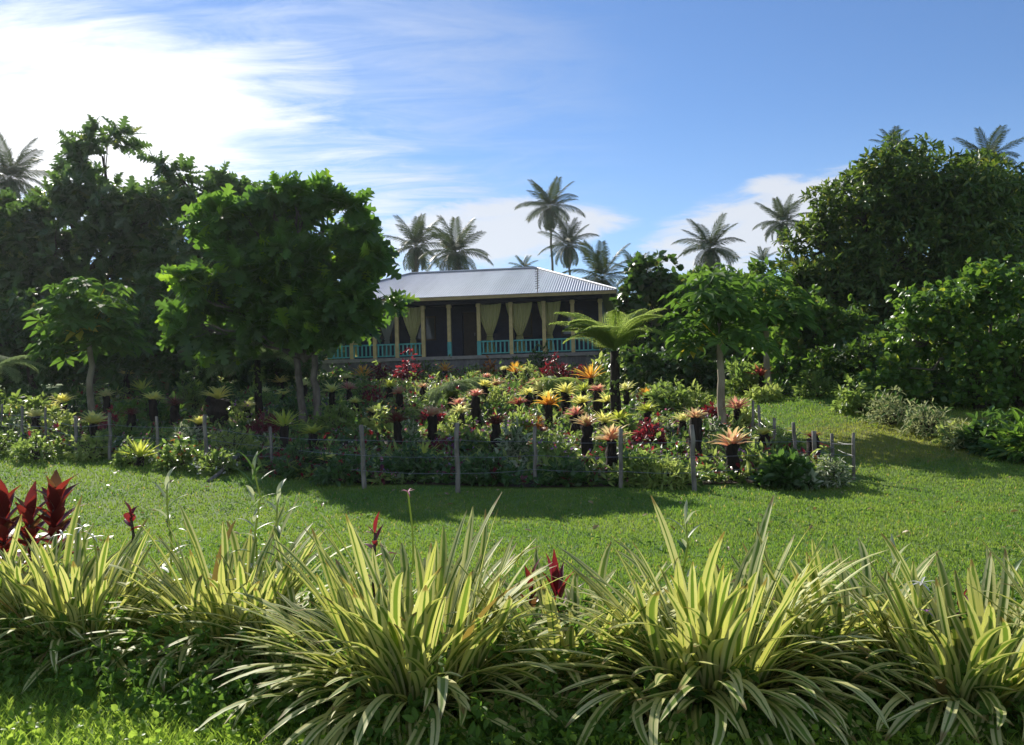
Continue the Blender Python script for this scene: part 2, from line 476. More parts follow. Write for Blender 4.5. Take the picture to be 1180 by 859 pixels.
def strapmat():
    m, n = new_mat('striped_lily_leaf')
    uvn = n.n('ShaderNodeUVMap'); uvn.uv_map = 'UVMap'
    sp = n.n('ShaderNodeSeparateXYZ'); n.put(sp.inputs[0], uvn.outputs[0])
    isl = n.n('ShaderNodeNewGeometry').outputs['Random Per Island']
    e = n.m('MULTIPLY', n.m('ABSOLUTE', n.m('SUBTRACT', sp.outputs[0], .5)), 2.0)
    cv = n.n('ShaderNodeCombineXYZ')
    n.put(cv.inputs[0], n.m('MULTIPLY', sp.outputs[0], 5.5)); n.put(cv.inputs[1], n.m('MULTIPLY', sp.outputs[1], .9)); n.put(cv.inputs[2], n.m('MULTIPLY', isl, 90))
    st = n.noise(cv.outputs[0], 1.0, 3, .6)
    wid = n.m('ADD', .14, n.m('MULTIPLY', isl, .34))
    g = n.rng(n.m('SUBTRACT', n.m('ADD', wid, n.m('MULTIPLY', n.m('SUBTRACT', st, .5), .75)), e), -.10, .10)
    green = n.mix(isl, (.10, .19, .03), (.19, .28, .055))
    cream = n.mix(n.m('FRACT', n.m('MULTIPLY', isl, 5.7)), (.54, .54, .19), (.66, .64, .34))
    c = n.mix(g, cream, green)
    c = n.mix(n.rng(sp.outputs[1], .0, .35, .4, 0.0), c, (.36, .38, .10))
    old = n.m('GREATER_THAN', n.m('FRACT', n.m('MULTIPLY', isl, 13.3)), .997)
    c = n.mix(old, c, (.30, .21, .08))
    tipb = n.rng(n.m('ADD', sp.outputs[1], n.m('MULTIPLY', n.m('FRACT', n.m('MULTIPLY', isl, 31.7)), .10)), .99, 1.04)
    c = n.mix(n.m('MULTIPLY', tipb, .8), c, (.24, .15, .06))
    spot = n.noise(n.n('ShaderNodeNewGeometry').outputs['Position'], 60, 2)
    c = n.mix(n.rng(spot, .70, .76, 0, .6), c, (.20, .13, .05))
    tr = n.mix(1.0, c, (1.10, 1.12, .60), 'MULTIPLY')
    return finish(m, n, c, .55, .2, bump=st, bump_s=.15, bdist=.004, trans=tr, tf=.38)


MT['strap'] = strapmat()


def brommat(name, base, mid, tip, a=.45, b=.85):
    m, n = new_mat(name)
    uvn = n.n('ShaderNodeUVMap'); uvn.uv_map = 'UVMap'
    sp = n.n('ShaderNodeSeparateXYZ'); n.put(sp.inputs[0], uvn.outputs[0])
    isl = n.n('ShaderNodeNewGeometry').outputs['Random Per Island']
    v = n.m('ADD', sp.outputs[1], n.m('MULTIPLY', n.m('SUBTRACT', isl, .5), .35))
    c = n.mix(n.rng(v, 0, a), base, mid); c = n.mix(n.rng(v, a, b), c, tip)
    c = n.mix(n.m('GREATER_THAN', n.m('FRACT', n.m('MULTIPLY', isl, 9.1)), .84), c, tip)
    return finish(m, n, c, .35, .45, trans=n.mix(1.0, c, (1.45, 1.4, 1.0), 'MULTIPLY'), tf=.5)


BM = {
    'yellow': brommat('yellow_bromeliad_leaf', (.46, .46, .10), (.76, .72, .24), (.62, .62, .26)),
    'cream': brommat('cream_bromeliad_leaf', (.42, .43, .16), (.72, .69, .40), (.55, .58, .28)),
    'pink': brommat('pink_bromeliad_leaf', (.44, .12, .15), (.60, .26, .28), (.50, .36, .24), .5, .95),
    'red': brommat('red_bromeliad_leaf', (.30, .03, .05), (.42, .07, .09), (.30, .16, .08), .5, .95),
    'orange': brommat('orange_bromeliad_leaf', (.36, .10, .02), (.56, .26, .04), (.60, .38, .07), .35, .9),
    'dark': brommat('dark_red_bromeliad_leaf', (.09, .02, .025), (.16, .035, .04), (.13, .07, .04)),
    'salmon': brommat('salmon_bromeliad_leaf', (.48, .13, .13), (.58, .32, .24), (.52, .44, .27), .4, .9),
    'lime': brommat('lime_bromeliad_leaf', (.24, .34, .05), (.46, .50, .09), (.40, .46, .10)),
}

# ------------------------------------------------------------------ ground
def axis(a, b, c, d, n1, n2, n3):
    return np.unique(np.concatenate([np.linspace(a, b, n1), np.linspace(b, c, n2), np.linspace(c, d, n3)]))


gx = axis(-190, -24, 24, 190, 22, 97, 22); gy = axis(-40, -2, 46, 260, 8, 121, 30)
X, Y = np.meshgrid(gx, gy); Z = G(X, Y)
nx = len(gx); ii = (np.arange(len(gy) - 1)[:, None] * nx + np.arange(nx - 1)[None])
gf = np.stack([ii, ii + 1, ii + nx + 1, ii + nx], -1).reshape(-1, 4)
kind(build('ground', [(np.stack([X, Y, Z], -1), [gf], None, 0)], MT['ground'], smooth=True), 'structure', 'gently rising grassy ground')
# soil of the flower garden, a sheet a few millimetres above the turf
sx = np.linspace(-16, 5.15, 60); tt = np.linspace(0, 1, 60)
SX, TT = np.meshgrid(sx, tt); SY = fence_y(SX) + .12 + TT * (36.5 - fence_y(SX)); SZ = G(SX, SY) + .012
ii = (np.arange(59)[:, None] * 60 + np.arange(59)[None])
kind(build('garden_soil', [(np.stack([SX, SY, SZ], -1), [np.stack([ii, ii + 1, ii + 61, ii + 60], -1).reshape(-1, 4)], None, 0)], MT['soil'], smooth=True), 'structure', 'dark soil of the flower garden')


def blades(x, y, h, w, m=0, lean=.5):
    n = len(x); z = G(x, y); a = rng.uniform(0, 2 * np.pi, n); b = rng.uniform(0, 2 * np.pi, n)
    s = np.stack([np.cos(a), np.sin(a), 0 * a], -1) * (w * .5)[:, None]
    p = np.stack([x, y, z - .005], -1)
    tip = p + np.stack([np.cos(b) * lean * h, np.sin(b) * lean * h, h], -1) * rng.uniform(.6, 1.1, (n, 1))
    mid = p + (tip - p) * .55 + np.stack([0 * h, 0 * h, h * .12], -1)
    v = np.stack([p - s, p + s, mid + s * .7, mid - s * .7, tip], 1)
    k = (np.arange(n) * 5)[:, None]
    return (v.reshape(-1, 3), [k + np.array([[0, 1, 2, 3]]), k + np.array([[3, 2, 4]])], None, m)


# mown lawn: blades thin out with distance
n = 420000
y = 4.9 + 25 * rng.random(n) ** 1.9; x = rng.uniform(-1, 1, n) * (.68 * y + 1.2)
ok = ~in_garden(x, y, .12) & (y < 27 + 0 * x) & ((x > 4.9) | (y < fence_y(x))) & (x < 13.5)
x, y = x[ok], y[ok]
kind(build('lawn_grass', [blades(x, y, .028 + .0016 * y * rng.uniform(.5, 1.2, len(x)), .0055 + .00075 * y)], MT['blade']), 'stuff', 'short mown lawn grass')
n = 420
x = rng.uniform(-9, 11, n); y = 6 + 14 * rng.random(n) ** 1.4; k = ~in_garden(x, y, .1) & ((x > 4.9) | (y < fence_y(x))); x, y = x[k], y[k]
P = np.stack([x, y, G(x, y) + .045], -1); D = rdir(len(x)); D[:, 2] *= .25
kind(build('fallen_leaves', [leaves(T_oval(.55), P, D, norm(rdir(len(x)) * .5 + (0, 0, 1)), rng.uniform(.05, .12, len(x)))], leafmat('fallen_leaf', (.16, .10, .04), (.34, .25, .10), (.3, .2, .08), .2)), 'stuff', 'scattered brown fallen leaves on the lawn')
n = 2600
x = rng.uniform(-9, 11, n); y = 5.8 + 10 * rng.random(n) ** 1.3; k = ~in_garden(x, y, .1) & (np.sin(x * 1.9 + np.sin(y * 1.4) * 2) + np.sin(y * 2.3 - x) > .55); x, y = x[k], y[k]
P = np.repeat(np.stack([x, y, G(x, y) + .03], -1), 5, 0); D = rdir(len(P)); D[:, 2] = np.abs(D[:, 2]) * .5
kind(build('lawn_weeds', [leaves(T_oval(.6), P, D, norm(rdir(len(P)) * .4 + (0, 0, 1)), rng.uniform(.03, .07, len(P)))], MT['weed']), 'stuff', 'small broad leaved weeds growing in the lawn')
# rough grass at the near verge
n = 90000
x = rng.uniform(-4.4, 4, n); y = rng.uniform(2.6, 5.6, n)
k = rng.random(n) < np.clip(1.25 - (x + 2.4) * .35, .25, 1)
x, y = x[k], y[k]
kind(build('verge_grass', [blades(x, y, rng.uniform(.035, .10, len(x)), rng.uniform(.004, .008, len(x)), 0, .9)], MT['weed_bright']), 'stuff', 'bright rough grass at the roadside verge')

# ------------------------------------------------------------------ house
HX, HY, HRZ = -2.05, 38.2, R(-8.0)
HZ = float(G(HX, HY)) - .05
house = thing('house', 'low house with a pale corrugated hip roof and open turquoise railed porch', 'house', (HX, HY, HZ), rz=HRZ)
HW = 12.6                                     # porch width; local x from -HW/2 to HW/2, y 0 = porch front
FL = .85; EAVE = 3.28
MT['roofm'] = None
m, nn = new_mat('galvanised_roof_sheet')
oc = nn.n('ShaderNodeTexCoord').outputs['Object']
mp = nn.n('ShaderNodeMapping'); nn.put(mp.inputs[0], oc); mp.inputs['Scale'].default_value = (1.2, .15, .15)
st = nn.noise(mp.outputs[0], 1.0, 4, .6); st2 = nn.noise(oc, 6, 4)
spx = nn.n('ShaderNodeSeparateXYZ'); nn.put(spx.inputs[0], oc)
sheet = nn.n('ShaderNodeTexWhiteNoise', noise_dimensions='1D'); nn.put(sheet.inputs['W'], nn.m('FLOOR', nn.m('MULTIPLY', spx.outputs[0], 1.25)))
rc = nn.mix(nn.rng(st, .4, .75), (.47, .49, .52), (.36, .38, .41)); rc = nn.mix(nn.m('MULTIPLY', sheet.outputs[0], .35), rc, (.29, .30, .33)); rc = nn.mix(nn.rng(nn.noise(mp.outputs[0], 2.3, 5, .7), .60, .78, 0, .45), rc, (.24, .17, .12))
MT['roofm'] = finish(m, nn, rc, nn.rng(st2, .3, .7, .36, .5), .5, .35)
MT['stone'] = barkmat('foundation_stone', (.10, .10, .105), (.22, .215, .21), 5)
MT['turq'] = paint('turquoise_paint', (.10, .42, .40), .5)
MT['cream'] = paint('cream_yellow_paint', (.58, .46, .20), .55)
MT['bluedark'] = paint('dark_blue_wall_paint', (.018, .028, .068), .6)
MT['brown'] = paint('dark_brown_wood', (.055, .038, .025), .5)
MT['timber'] = paint('ochre_fascia_paint', (.36, .28, .12), .6)
MT['concrete'] = paint('porch_concrete', (.28, .27, .25), .85)
MT['glass'] = paint('window_glass', (.05, .06, .07), .08, .05, 3, .6)
h2 = HW / 2
DEP = 8.6
build('foundation', [box(-h2 - .05, 6.0, -.1, DEP, -.6, FL - .15)], MT['stone'], house)
build('porch_floor', [box(-h2 - .15, 6.1, -.2, DEP + .1, FL - .146, FL)], MT['concrete'], house)
# walls behind the porch
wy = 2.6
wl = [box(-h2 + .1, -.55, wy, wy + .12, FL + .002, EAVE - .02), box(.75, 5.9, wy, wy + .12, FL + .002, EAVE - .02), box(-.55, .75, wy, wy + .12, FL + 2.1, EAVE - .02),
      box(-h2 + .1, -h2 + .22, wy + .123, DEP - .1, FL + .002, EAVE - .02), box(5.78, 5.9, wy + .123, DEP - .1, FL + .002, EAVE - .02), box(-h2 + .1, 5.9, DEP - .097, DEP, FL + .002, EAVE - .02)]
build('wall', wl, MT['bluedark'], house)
dr = build('door', [box(-.5, .7, wy + .04, wy + .09, FL + .003, FL + 2.09)] + [box(-.42 + .58 * i, .04 + .58 * i, wy + .02, wy + .043, FL + .2 + .95 * j, FL + 1.0 + .95 * j) for i in (0, 1) for j in (0, 1)], MT['brown'], house)
build('handle', [tube([(.03, wy - .01, FL + 1.0), (.03, wy - .01, FL + 1.14)], .015, 6)], MT['wire'], dr)
for wx in (-4.4, -2.3, 2.2, 4.5):
    wn = build('window', [box(wx - .5, wx + .5, wy - .03, wy - .002, FL + .85, FL + .93), box(wx - .5, wx + .5, wy - .03, wy - .002, FL + 1.9, FL + 1.98),
                          box(wx - .5, wx - .43, wy - .03, wy - .002, FL + .932, FL + 1.898), box(wx + .43, wx + .5, wy - .03, wy - .002, FL + .932, FL + 1.898), box(wx - .03, wx + .03, wy - .03, wy - .002, FL + .932, FL + 1.898)], MT['brown'], house)
    build('pane', [box(wx - .428, wx - .032, wy - .016, wy - .006, FL + .934, FL + 1.896), box(wx + .032, wx + .428, wy - .016, wy - .006, FL + .934, FL + 1.896)], MT['glass'], wn)
# columns
colx = [-6.2, -5.0, -3.95, -2.95, -1.77, -.62, .68, 2.08, 3.5, 4.72, 5.9]
for cx in colx:
    build('column', [box(cx - .075, cx + .075, -.05, .10, FL + .001, EAVE - .2), box(cx - .10, cx + .10, -.075, .125, EAVE - .34, EAVE - .22)], MT['cream'], house)
    if cx in (-.62, .68):
        build('column_base', [box(cx - .082, cx + .082, -.057, .107, FL + .002, FL + .62)], MT['turq'], house)
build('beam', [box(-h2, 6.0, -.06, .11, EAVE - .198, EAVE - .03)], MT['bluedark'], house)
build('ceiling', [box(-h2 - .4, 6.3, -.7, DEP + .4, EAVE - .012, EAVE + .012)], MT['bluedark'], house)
# railings: gap in the middle is the entrance
bal = None
for a, b in ((-6.12, -1.86), (.76, 3.42), (3.58, 5.83)):
    rl = build('railing', [box(a, b, -.02, .06, FL + .56, FL + .62), box(a, b, -.01, .05, FL + .06, FL + .11)], MT['turq'], house)
    for bx in np.arange(a + .1, b - .05, .185):
        if bal is None:
            bal = build('baluster', [box(-.032, .032, 0, .04, FL + .112, FL + .558)], MT['turq'], rl); o = bal
        else:
            o = bal.copy(); COL.objects.link(o); o.parent = rl
        o.location = (bx, 0, 0)
# hip roof of corrugated sheets
OV = .95; RISE = 1.72
EX0, EX1, EY0, EY1 = -h2 - OV, 6.64, -OV, DEP + OV
HIP = 3.85
RUN = (EY1 - EY0) / 2
EZ = EAVE + .06


def slope(o, ax, up, length, run, hip):
    """corrugated slope: eave from o along ax, rising towards up; hip cuts both ends"""
    o = np.array(o, float); ax = np.array(ax, float); up = np.array(up, float)
    s = np.arange(0, length + 1e-6, .016); tm = np.minimum(1, np.minimum(s, length - s) / hip)
    nr = np.cross(ax, up * run + np.array((0, 0, RISE))); nr /= np.linalg.norm(nr)
    if nr[2] < 0: nr = -nr
    wv = .013 * np.sin(s * 2 * np.pi / .105)
    rows = []
    for fr in np.linspace(0, 1, 5):
        t = tm * fr
        rows.append(o + s[:, None] * ax + t[:, None] * (up * run + np.array((0, 0, RISE))) + wv[:, None] * nr)
    v = np.array(rows); k = len(s)
    i = (np.arange(4)[:, None] * k + np.arange(k - 1)[None])
    return (v.reshape(-1, 3), [np.stack([i, i + 1, i + k + 1, i + k], -1).reshape(-1, 4)], None, 0)


LW, LD = EX1 - EX0, EY1 - EY0
roof = build('roof', [slope((EX0, EY0, EZ), (1, 0, 0), (0, 1, 0), LW, RUN, HIP), slope((EX1, EY1, EZ), (-1, 0, 0), (0, -1, 0), LW, RUN, HIP),
                      slope((EX1, EY0, EZ), (0, 1, 0), (-1, 0, 0), LD, HIP, RUN), slope((EX0, EY1, EZ), (0, -1, 0), (1, 0, 0), LD, HIP, RUN)], MT['roofm'], house, smooth=True)
ra, rb = (EX0 + HIP, EY0 + RUN, EZ + RISE + .03), (EX1 - HIP, EY0 + RUN, EZ + RISE + .03)
build('ridge_cap', [tube([ra, rb], .05, 8), tube([ra, (EX0, EY0, EZ + .03)], .04, 6), tube([rb, (EX1, EY0, EZ + .03)], .04, 6), tube([ra, (EX0, EY1, EZ + .03)], .04, 6), tube([rb, (EX1, EY1, EZ + .03)], .04, 6)], MT['roofm'], roof)
build('fascia', [box(EX0 + .03, EX1 - .03, EY0 + .03, EY0 + .06, EZ - .15, EZ - .02), box(EX1 - .06, EX1 - .03, EY0 + .063, EY1 - .03, EZ - .15, EZ - .02), box(EX0 + .03, EX0 + .06, EY0 + .063, EY1 - .03, EZ - .15, EZ - .02)], MT['timber'], house)
# hanging chain pole in front of the roof
hm = house.matrix_basis.copy()


def hpt(x, y, z):
    c, s = math.cos(HRZ), math.sin(HRZ); return (HX + c * x - s * y, HY + s * x + c * y, HZ + z)


ant = thing('antenna', 'thin dark aerial with short rungs standing at the front edge of the roof', 'antenna', hpt(3.35, EY0 + .12, EZ))
ac = [tube([(0, 0, -.05), (0.02, 0, 1.0)], .018, 6)] + [tube([(-.09, 0, z), (.09, 0, z + .05)], .014, 5) for z in np.arange(.18, 1.0, .1)]
build('mast', ac, MT['brown'], ant); build('bracket', [box(-.16, .16, -.04, .04, -.09, -.052)], MT['wire'], ant)

# curtains, gathered and tied
cm, cn = new_mat('curtain_cloth')
cw = cn.noise(cn.n('ShaderNodeTexCoord').outputs['Object'], 40, 2)
MT['curtain'] = finish(cm, cn, cn.mix(cw, (.54, .52, .22), (.66, .63, .31)), .85, .1, trans=(.62, .60, .22), tf=.35)
cm, cn = new_mat('grey_curtain_cloth')
cw = cn.noise(cn.n('ShaderNodeTexCoord').outputs['Object'], 40, 2)
MT['curtain2'] = finish(cm, cn, cn.mix(cw, (.26, .30, .27), (.36, .38, .32)), .85, .1, trans=(.3, .33, .28), tf=.3)


def curtain(x, label, mat, wtop=1.0, sk=0.0):
    t = thing('curtain', label, 'curtain', hpt(x, .2, FL), 'tied back curtains on the porch', HRZ)
    H = EAVE - FL - .2
    tv = np.linspace(0, 1, 26); sv = np.linspace(-1, 1, 41); S, T = np.meshgrid(sv, tv)
    wd = np.where(T < .64, wtop / 2 * (1 - .80 * (T / .64) ** 1.5) , wtop / 2 * (.20 + .22 * ((T - .64) / .36) ** .7))
    px = S * wd + sk * np.clip(T / .64, 0, 1); py = .05 * np.sin(S * 19) * (.35 + .65 * (1 - np.abs(T - .64)))
    pz = H * (1 - T * .97) - .05 * (1 - S ** 2) * (T < .01)
    i = (np.arange(25)[:, None] * 41 + np.arange(40)[None])
    build('cloth', [(np.stack([px, py, pz], -1), [np.stack([i, i + 1, i + 42, i + 41], -1).reshape(-1, 4)], None, 0)], mat, t, smooth=True)
    a = np.linspace(0, 2 * np.pi, 14)
    build('tie_band', [tube(np.stack([sk + .12 * np.cos(a), .08 * np.sin(a), H * (1 - .64 * .97) + .01 * np.cos(a)], -1), .018, 5)], mat, t)
    return t


curtain(-4.9, 'orange brown curtain on the porch half hidden behind breadfruit leaves', MT['curtain'], .8)
curtain(-3.45, 'grey curtain on the porch nearest the breadfruit tree', MT['curtain2'], .9)
curtain(-2.28, 'cream curtain tied back just left of the porch entrance', MT['curtain'], 1.0)
curtain(1.12, 'cream curtain tied back just right of the porch entrance', MT['curtain'], 1.05)
curtain(2.42, 'cream curtain tied back in the middle of the right porch railing', MT['curtain'], 1.15)
curtain(3.72, 'cream curtain hanging on the porch below the roof aerial', MT['curtain'], 1.0)

# ------------------------------------------------------------------ trees
TL = {'small': T_small(), 'oval': T_oval(.5), 'narrow': T_oval(.28, .35), 'bread': T_breadfruit(), 'papaya': T_papaya(), 'round': T_oval(.85, .2), 'mid': T_oval(.40, .3)}


def arc(a, b, sag=0.1, n=6, jit=.03):
    a = np.asarray(a, float); b = np.asarray(b, float); t = np.linspace(0, 1, n)[:, None]
    L = np.linalg.norm(b - a); p = a + (b - a) * t
    p[:, 2] += (np.sin(np.pi * t[:, 0]) * sag * L)
    p[1:-1] += rng.normal(size=(n - 2, 3)) * jit * L
    return p


def crown_points(lobes, sub, twigs, shell=.55, stray=.1):
    """lobes (centre, radii) -> twig ends with outward directions; sub-lobes make the outline uneven"""
    C = np.array([l[0] for l in lobes]); Rr = np.array([l[1] for l in lobes])
    vol = Rr.prod(1) ** .67; P, D = [], []
    for (c, r), w in zip(zip(C, Rr), vol / vol.sum()):
        ns = max(3, int(sub * w)); d = rdir(ns); d[:, 2] = d[:, 2] * .85 + .1
        sc = c + d * r * rng.uniform(.5, .92, (ns, 1)); sr = np.cbrt(r.prod()) * rng.uniform(.26, .58, ns)
        nt_ = max(2, int(twigs * w / ns))
        for q, s in zip(sc, sr):
            e = rdir(nt_); rad = s * rng.uniform(shell, 1.05, (nt_, 1)) * np.where(rng.random((nt_, 1)) < stray, rng.uniform(1.1, 1.55, (nt_, 1)), 1) * np.array((1.1, 1.1, .85))
            P.append(q + e * rad); o = norm(e * .7 + norm(q - c)[None] * .6 + np.array((0, 0, .15))); D.append(o)
    return np.concatenate(P), np.concatenate(D)


def foliage(P, D, tmpl, size, per, mat=0, spread=.9, up=.55, droop=-.15, back=.15):
    n = len(P); p = np.repeat(P, per, 0); d = np.repeat(D, per, 0)
    d = norm(d + rng.normal(size=d.shape) * spread + np.array((0, 0, droop)))
    nr = norm(rng.normal(size=d.shape) * .45 + np.array((0, 0, up)) + np.repeat(D, per, 0) * .35)
    s = size * rng.uniform(.42, 1.25, len(p))
    return leaves(TL[tmpl], p + d * s[:, None] * back, d, nr, s, mat)


def px_lobe(px, py, rx, ry, y, deep=None):
    c = at(px, py, y); k = y / FPX
    return (c, np.array((rx * k, (deep if deep else (rx + ry) * .5 * k), ry * k)))


def make_tree(name, label, cat, base, lobes, trunk_r, fork, leaf, size, per, sub, twigs, lmat, bmat, group=None, stems=1, shell=.5, ntw=140, limb_part=True, spread=.9, up=.55, droop=-.15, stray=.1):
    base = np.array(base, float); base[2] = float(G(base[0], base[1]))
    t = thing(name, label, cat, base, group)
    C = np.array([l[0] for l in lobes]); top = np.array((base[0] * .8 + C[:, 0].mean() * .2, base[1], base[2] + fork))
    ch = []
    for s in range(stems):
        b0 = base + np.array(((s - (stems - 1) / 2) * .35, 0, -.1)); tp = top + np.array(((s - (stems - 1) / 2) * .5, rng.uniform(-.2, .2), 0))
        p = arc(b0, tp, 0, 8, .012); r = np.linspace(trunk_r, trunk_r * .68, 8); r[0] *= 1.45; r[1] *= 1.1
        ch.append(tube(p, r, 10))
    build('trunk', ch, bmat, t, base, True)
    P, D = crown_points(lobes, sub, twigs, shell, stray)
    lim = []
    for c, r in lobes:
        lim.append(tube(arc(top - np.array((0, 0, rng.uniform(0, .3) * fork * .3)), c, .08, 7), np.linspace(trunk_r * .5, trunk_r * .14, 7), 6))
    idx = rng.choice(len(P), min(ntw, len(P)), False)
    for i in idx:
        j = np.argmin(((C - P[i]) ** 2).sum(1)); st = C[j] + (top - C[j]) * rng.uniform(0, .35)
        lim.append(tube(arc(st, P[i], .05, 5), np.linspace(trunk_r * .13, trunk_r * .04, 5), 4))
    build('limb', lim, bmat, t, base, True)
    build('crown', [foliage(P, D, leaf, size, per, 0, spread, up, droop)], lmat, t, base)
    return t


def px_base(px, y): 
    p = at(px, 445, y); return (p[0], y, 0)


# tall trees at the left, well behind the garden
Y1 = 38
make_tree('tall_tree', 'tallest leafy tree at the left with whorled leaves above the pale papaya', 'tree', px_base(110, Y1),
          [px_lobe(10, 262, 44, 40, Y1 - 1), px_lobe(45, 300, 50, 50, Y1 - 1), px_lobe(-10, 330, 60, 50, Y1 - 1), px_lobe(118, 180, 34, 32, Y1), px_lobe(80, 222, 40, 38, Y1), px_lobe(165, 250, 52, 52, Y1), px_lobe(95, 285, 75, 62, Y1), px_lobe(35, 300, 48, 60, Y1), px_lobe(60, 365, 70, 55, Y1 + 1), px_lobe(150, 350, 60, 50, Y1 + 1), px_lobe(-25, 290, 45, 70, Y1), px_lobe(185, 225, 26, 40, Y1 - 1), px_lobe(190, 310, 46, 60, Y1 - 1), px_lobe(120, 240, 60, 45, Y1 - .5), px_lobe(30, 270, 40, 36, Y1)],
          .32, 3.2, 'bread', .58, 7, 150, 1450, MT['bigtree'], MT['darkbark'], 'tall broadleaf trees behind the garden', shell=.3, stray=.16)
make_tree('tall_tree', 'dark tree with small tufted top between the tallest tree and the breadfruit tree', 'tree', px_base(235, 35),
          [px_lobe(203, 200, 17, 22, 35), px_lobe(240, 225, 38, 30, 35), px_lobe(275, 235, 28, 28, 35), px_lobe(225, 285, 55, 50, 35), px_lobe(275, 300, 45, 60, 35), px_lobe(215, 360, 60, 55, 35.5), px_lobe(310, 350, 60, 60, 35.5)],
          .26, 2.6, 'bread', .54, 7, 85, 760, MT['bigtree'], MT['darkbark'], 'tall broadleaf trees behind the garden', shell=.3, stray=.16)
# the breadfruit tree in the garden
Y3 = 21.5
make_tree('breadfruit_tree', 'broad breadfruit tree with big lobed leaves in front of the house', 'tree', px_base(358, Y3),
          [px_lobe(296, 262, 38, 28, Y3), px_lobe(340, 238, 28, 24, Y3), px_lobe(255, 262, 30, 28, Y3), px_lobe(404, 254, 26, 28, Y3), px_lobe(424, 300, 26, 28, Y3), px_lobe(345, 305, 50, 34, Y3), px_lobe(270, 315, 50, 38, Y3),
           px_lobe(392, 345, 42, 24, Y3), px_lobe(296, 366, 46, 22, Y3), px_lobe(232, 340, 30, 34, Y3), px_lobe(442, 342, 14, 10, Y3), px_lobe(345, 378, 56, 22, Y3), px_lobe(220, 375, 26, 18, Y3 - .5), px_lobe(405, 376, 38, 14, Y3), px_lobe(270, 392, 30, 13, Y3), px_lobe(318, 222, 14, 16, Y3), px_lobe(378, 232, 14, 16, Y3), px_lobe(212, 330, 14, 16, Y3 - .6)],
          .11, 1.75, 'bread', .47, 7, 70, 800, MT['breadfruit'], MT['bark'], stems=2, ntw=260, shell=.1, stray=.22)


def papaya(name, label, px, py_base, py_top, crown_r, y, nl, seed_leaf=.5):
    b = px_base(px, y); b = np.array((b[0], b[1], float(G(b[0], b[1])))); tp = at(px - 3, py_top, y)
    t = thing(name, label, 'papaya tree', b, 'papaya trees')
    p = arc(b - (0, 0, .1), tp, 0, 9, .008); build('trunk', [tube(p, np.linspace(.10, .06, 9), 10)], MT['palebark'], t, b, True)
    az = rng.uniform(0, 2 * np.pi, nl); el = rng.uniform(-.35, 1.25, nl); L = crown_r * rng.uniform(.5, 1.0, nl)
    st = tp + np.stack([0 * az, 0 * az, rng.uniform(-.5, .1, nl)], -1)
    d = np.stack([np.cos(az) * np.cos(el), np.sin(az) * np.cos(el), np.sin(el)], -1)
    en = st + d * L[:, None] + np.array((0, 0, 1)) * (.05 * L)[:, None]
    build('petiole', [tube(arc(a, c, .05, 4, .01), .012, 4) for a, c in zip(st, en)], MT['papaya'], t, b)
    d2 = d.copy(); d2[:, 2] = d2[:, 2] * .3 - .45
    nr = norm(rng.normal(size=d.shape) * .3 + np.array((0, 0, 1.0)) + d * .35)
    build('crown', [leaves(TL['papaya'], en - norm(d2) * .12, d2, nr, seed_leaf * rng.uniform(.7, 1.15, nl))], MT['papaya'], t, b)
    return t


papaya('papaya_tree', 'papaya tree with pale trunk standing at the right edge of the garden', 831, 495, 372, 1.25, 19.5, 105, .50)
papaya('papaya_tree', 'broad papaya tree with brown trunk at the left of the garden', 106, 490, 382, 1.45, 23.5, 150, .55)
papaya('papaya_tree', 'papaya tree half hidden in greenery just right of the pale trunked papaya', 885, 480, 362, 1.3, 24, 110, .55)

# right side trees
Y8 = 31
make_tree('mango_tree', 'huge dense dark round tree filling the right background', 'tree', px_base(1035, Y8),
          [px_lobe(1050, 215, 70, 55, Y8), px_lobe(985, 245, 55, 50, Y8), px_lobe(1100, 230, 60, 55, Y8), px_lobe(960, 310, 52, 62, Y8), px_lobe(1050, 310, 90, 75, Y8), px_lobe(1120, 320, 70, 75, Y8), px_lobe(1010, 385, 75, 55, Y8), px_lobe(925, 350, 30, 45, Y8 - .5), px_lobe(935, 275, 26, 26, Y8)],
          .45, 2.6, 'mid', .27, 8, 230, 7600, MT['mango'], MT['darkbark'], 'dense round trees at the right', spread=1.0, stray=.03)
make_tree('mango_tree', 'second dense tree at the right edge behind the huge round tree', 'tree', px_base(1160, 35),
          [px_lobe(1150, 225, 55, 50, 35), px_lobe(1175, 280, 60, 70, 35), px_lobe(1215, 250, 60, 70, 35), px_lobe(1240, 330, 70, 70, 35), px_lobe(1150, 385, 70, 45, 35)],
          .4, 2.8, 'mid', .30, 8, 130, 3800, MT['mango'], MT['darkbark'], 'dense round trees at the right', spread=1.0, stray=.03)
Y9 = 20.5
make_tree('glossy_tree', 'lighter glossy leaved tree leaning over the lawn at the right edge', 'tree', px_base(1150, Y9),
          [px_lobe(1085, 350, 42, 36, Y9), px_lobe(1140, 335, 42, 32, Y9), px_lobe(1050, 395, 36, 32, Y9), px_lobe(1110, 400, 55, 42, Y9), px_lobe(1180, 370, 48, 50, Y9), px_lobe(1030, 440, 30, 28, Y9), px_lobe(1075, 455, 35, 28, Y9), px_lobe(1200, 430, 45, 50, Y9), px_lobe(1135, 440, 40, 22, Y9 + .8)],
          .10, 1.1, 'round', .155, 6, 130, 2500, MT['glossy'], MT['bark'], stems=2, ntw=180, droop=-.35)


def leafy(name, label, cat, px, y, lobes, leaf, size, per, sub, twigs, mat, group=None, tr=.12, fork=1.3, **k):
    return make_tree(name, label, cat, px_base(px, y), [px_lobe(*l, y) for l in lobes], tr, fork, leaf, size, per, sub, twigs, MT[mat], MT['darkbark'], group, ntw=60, **k)


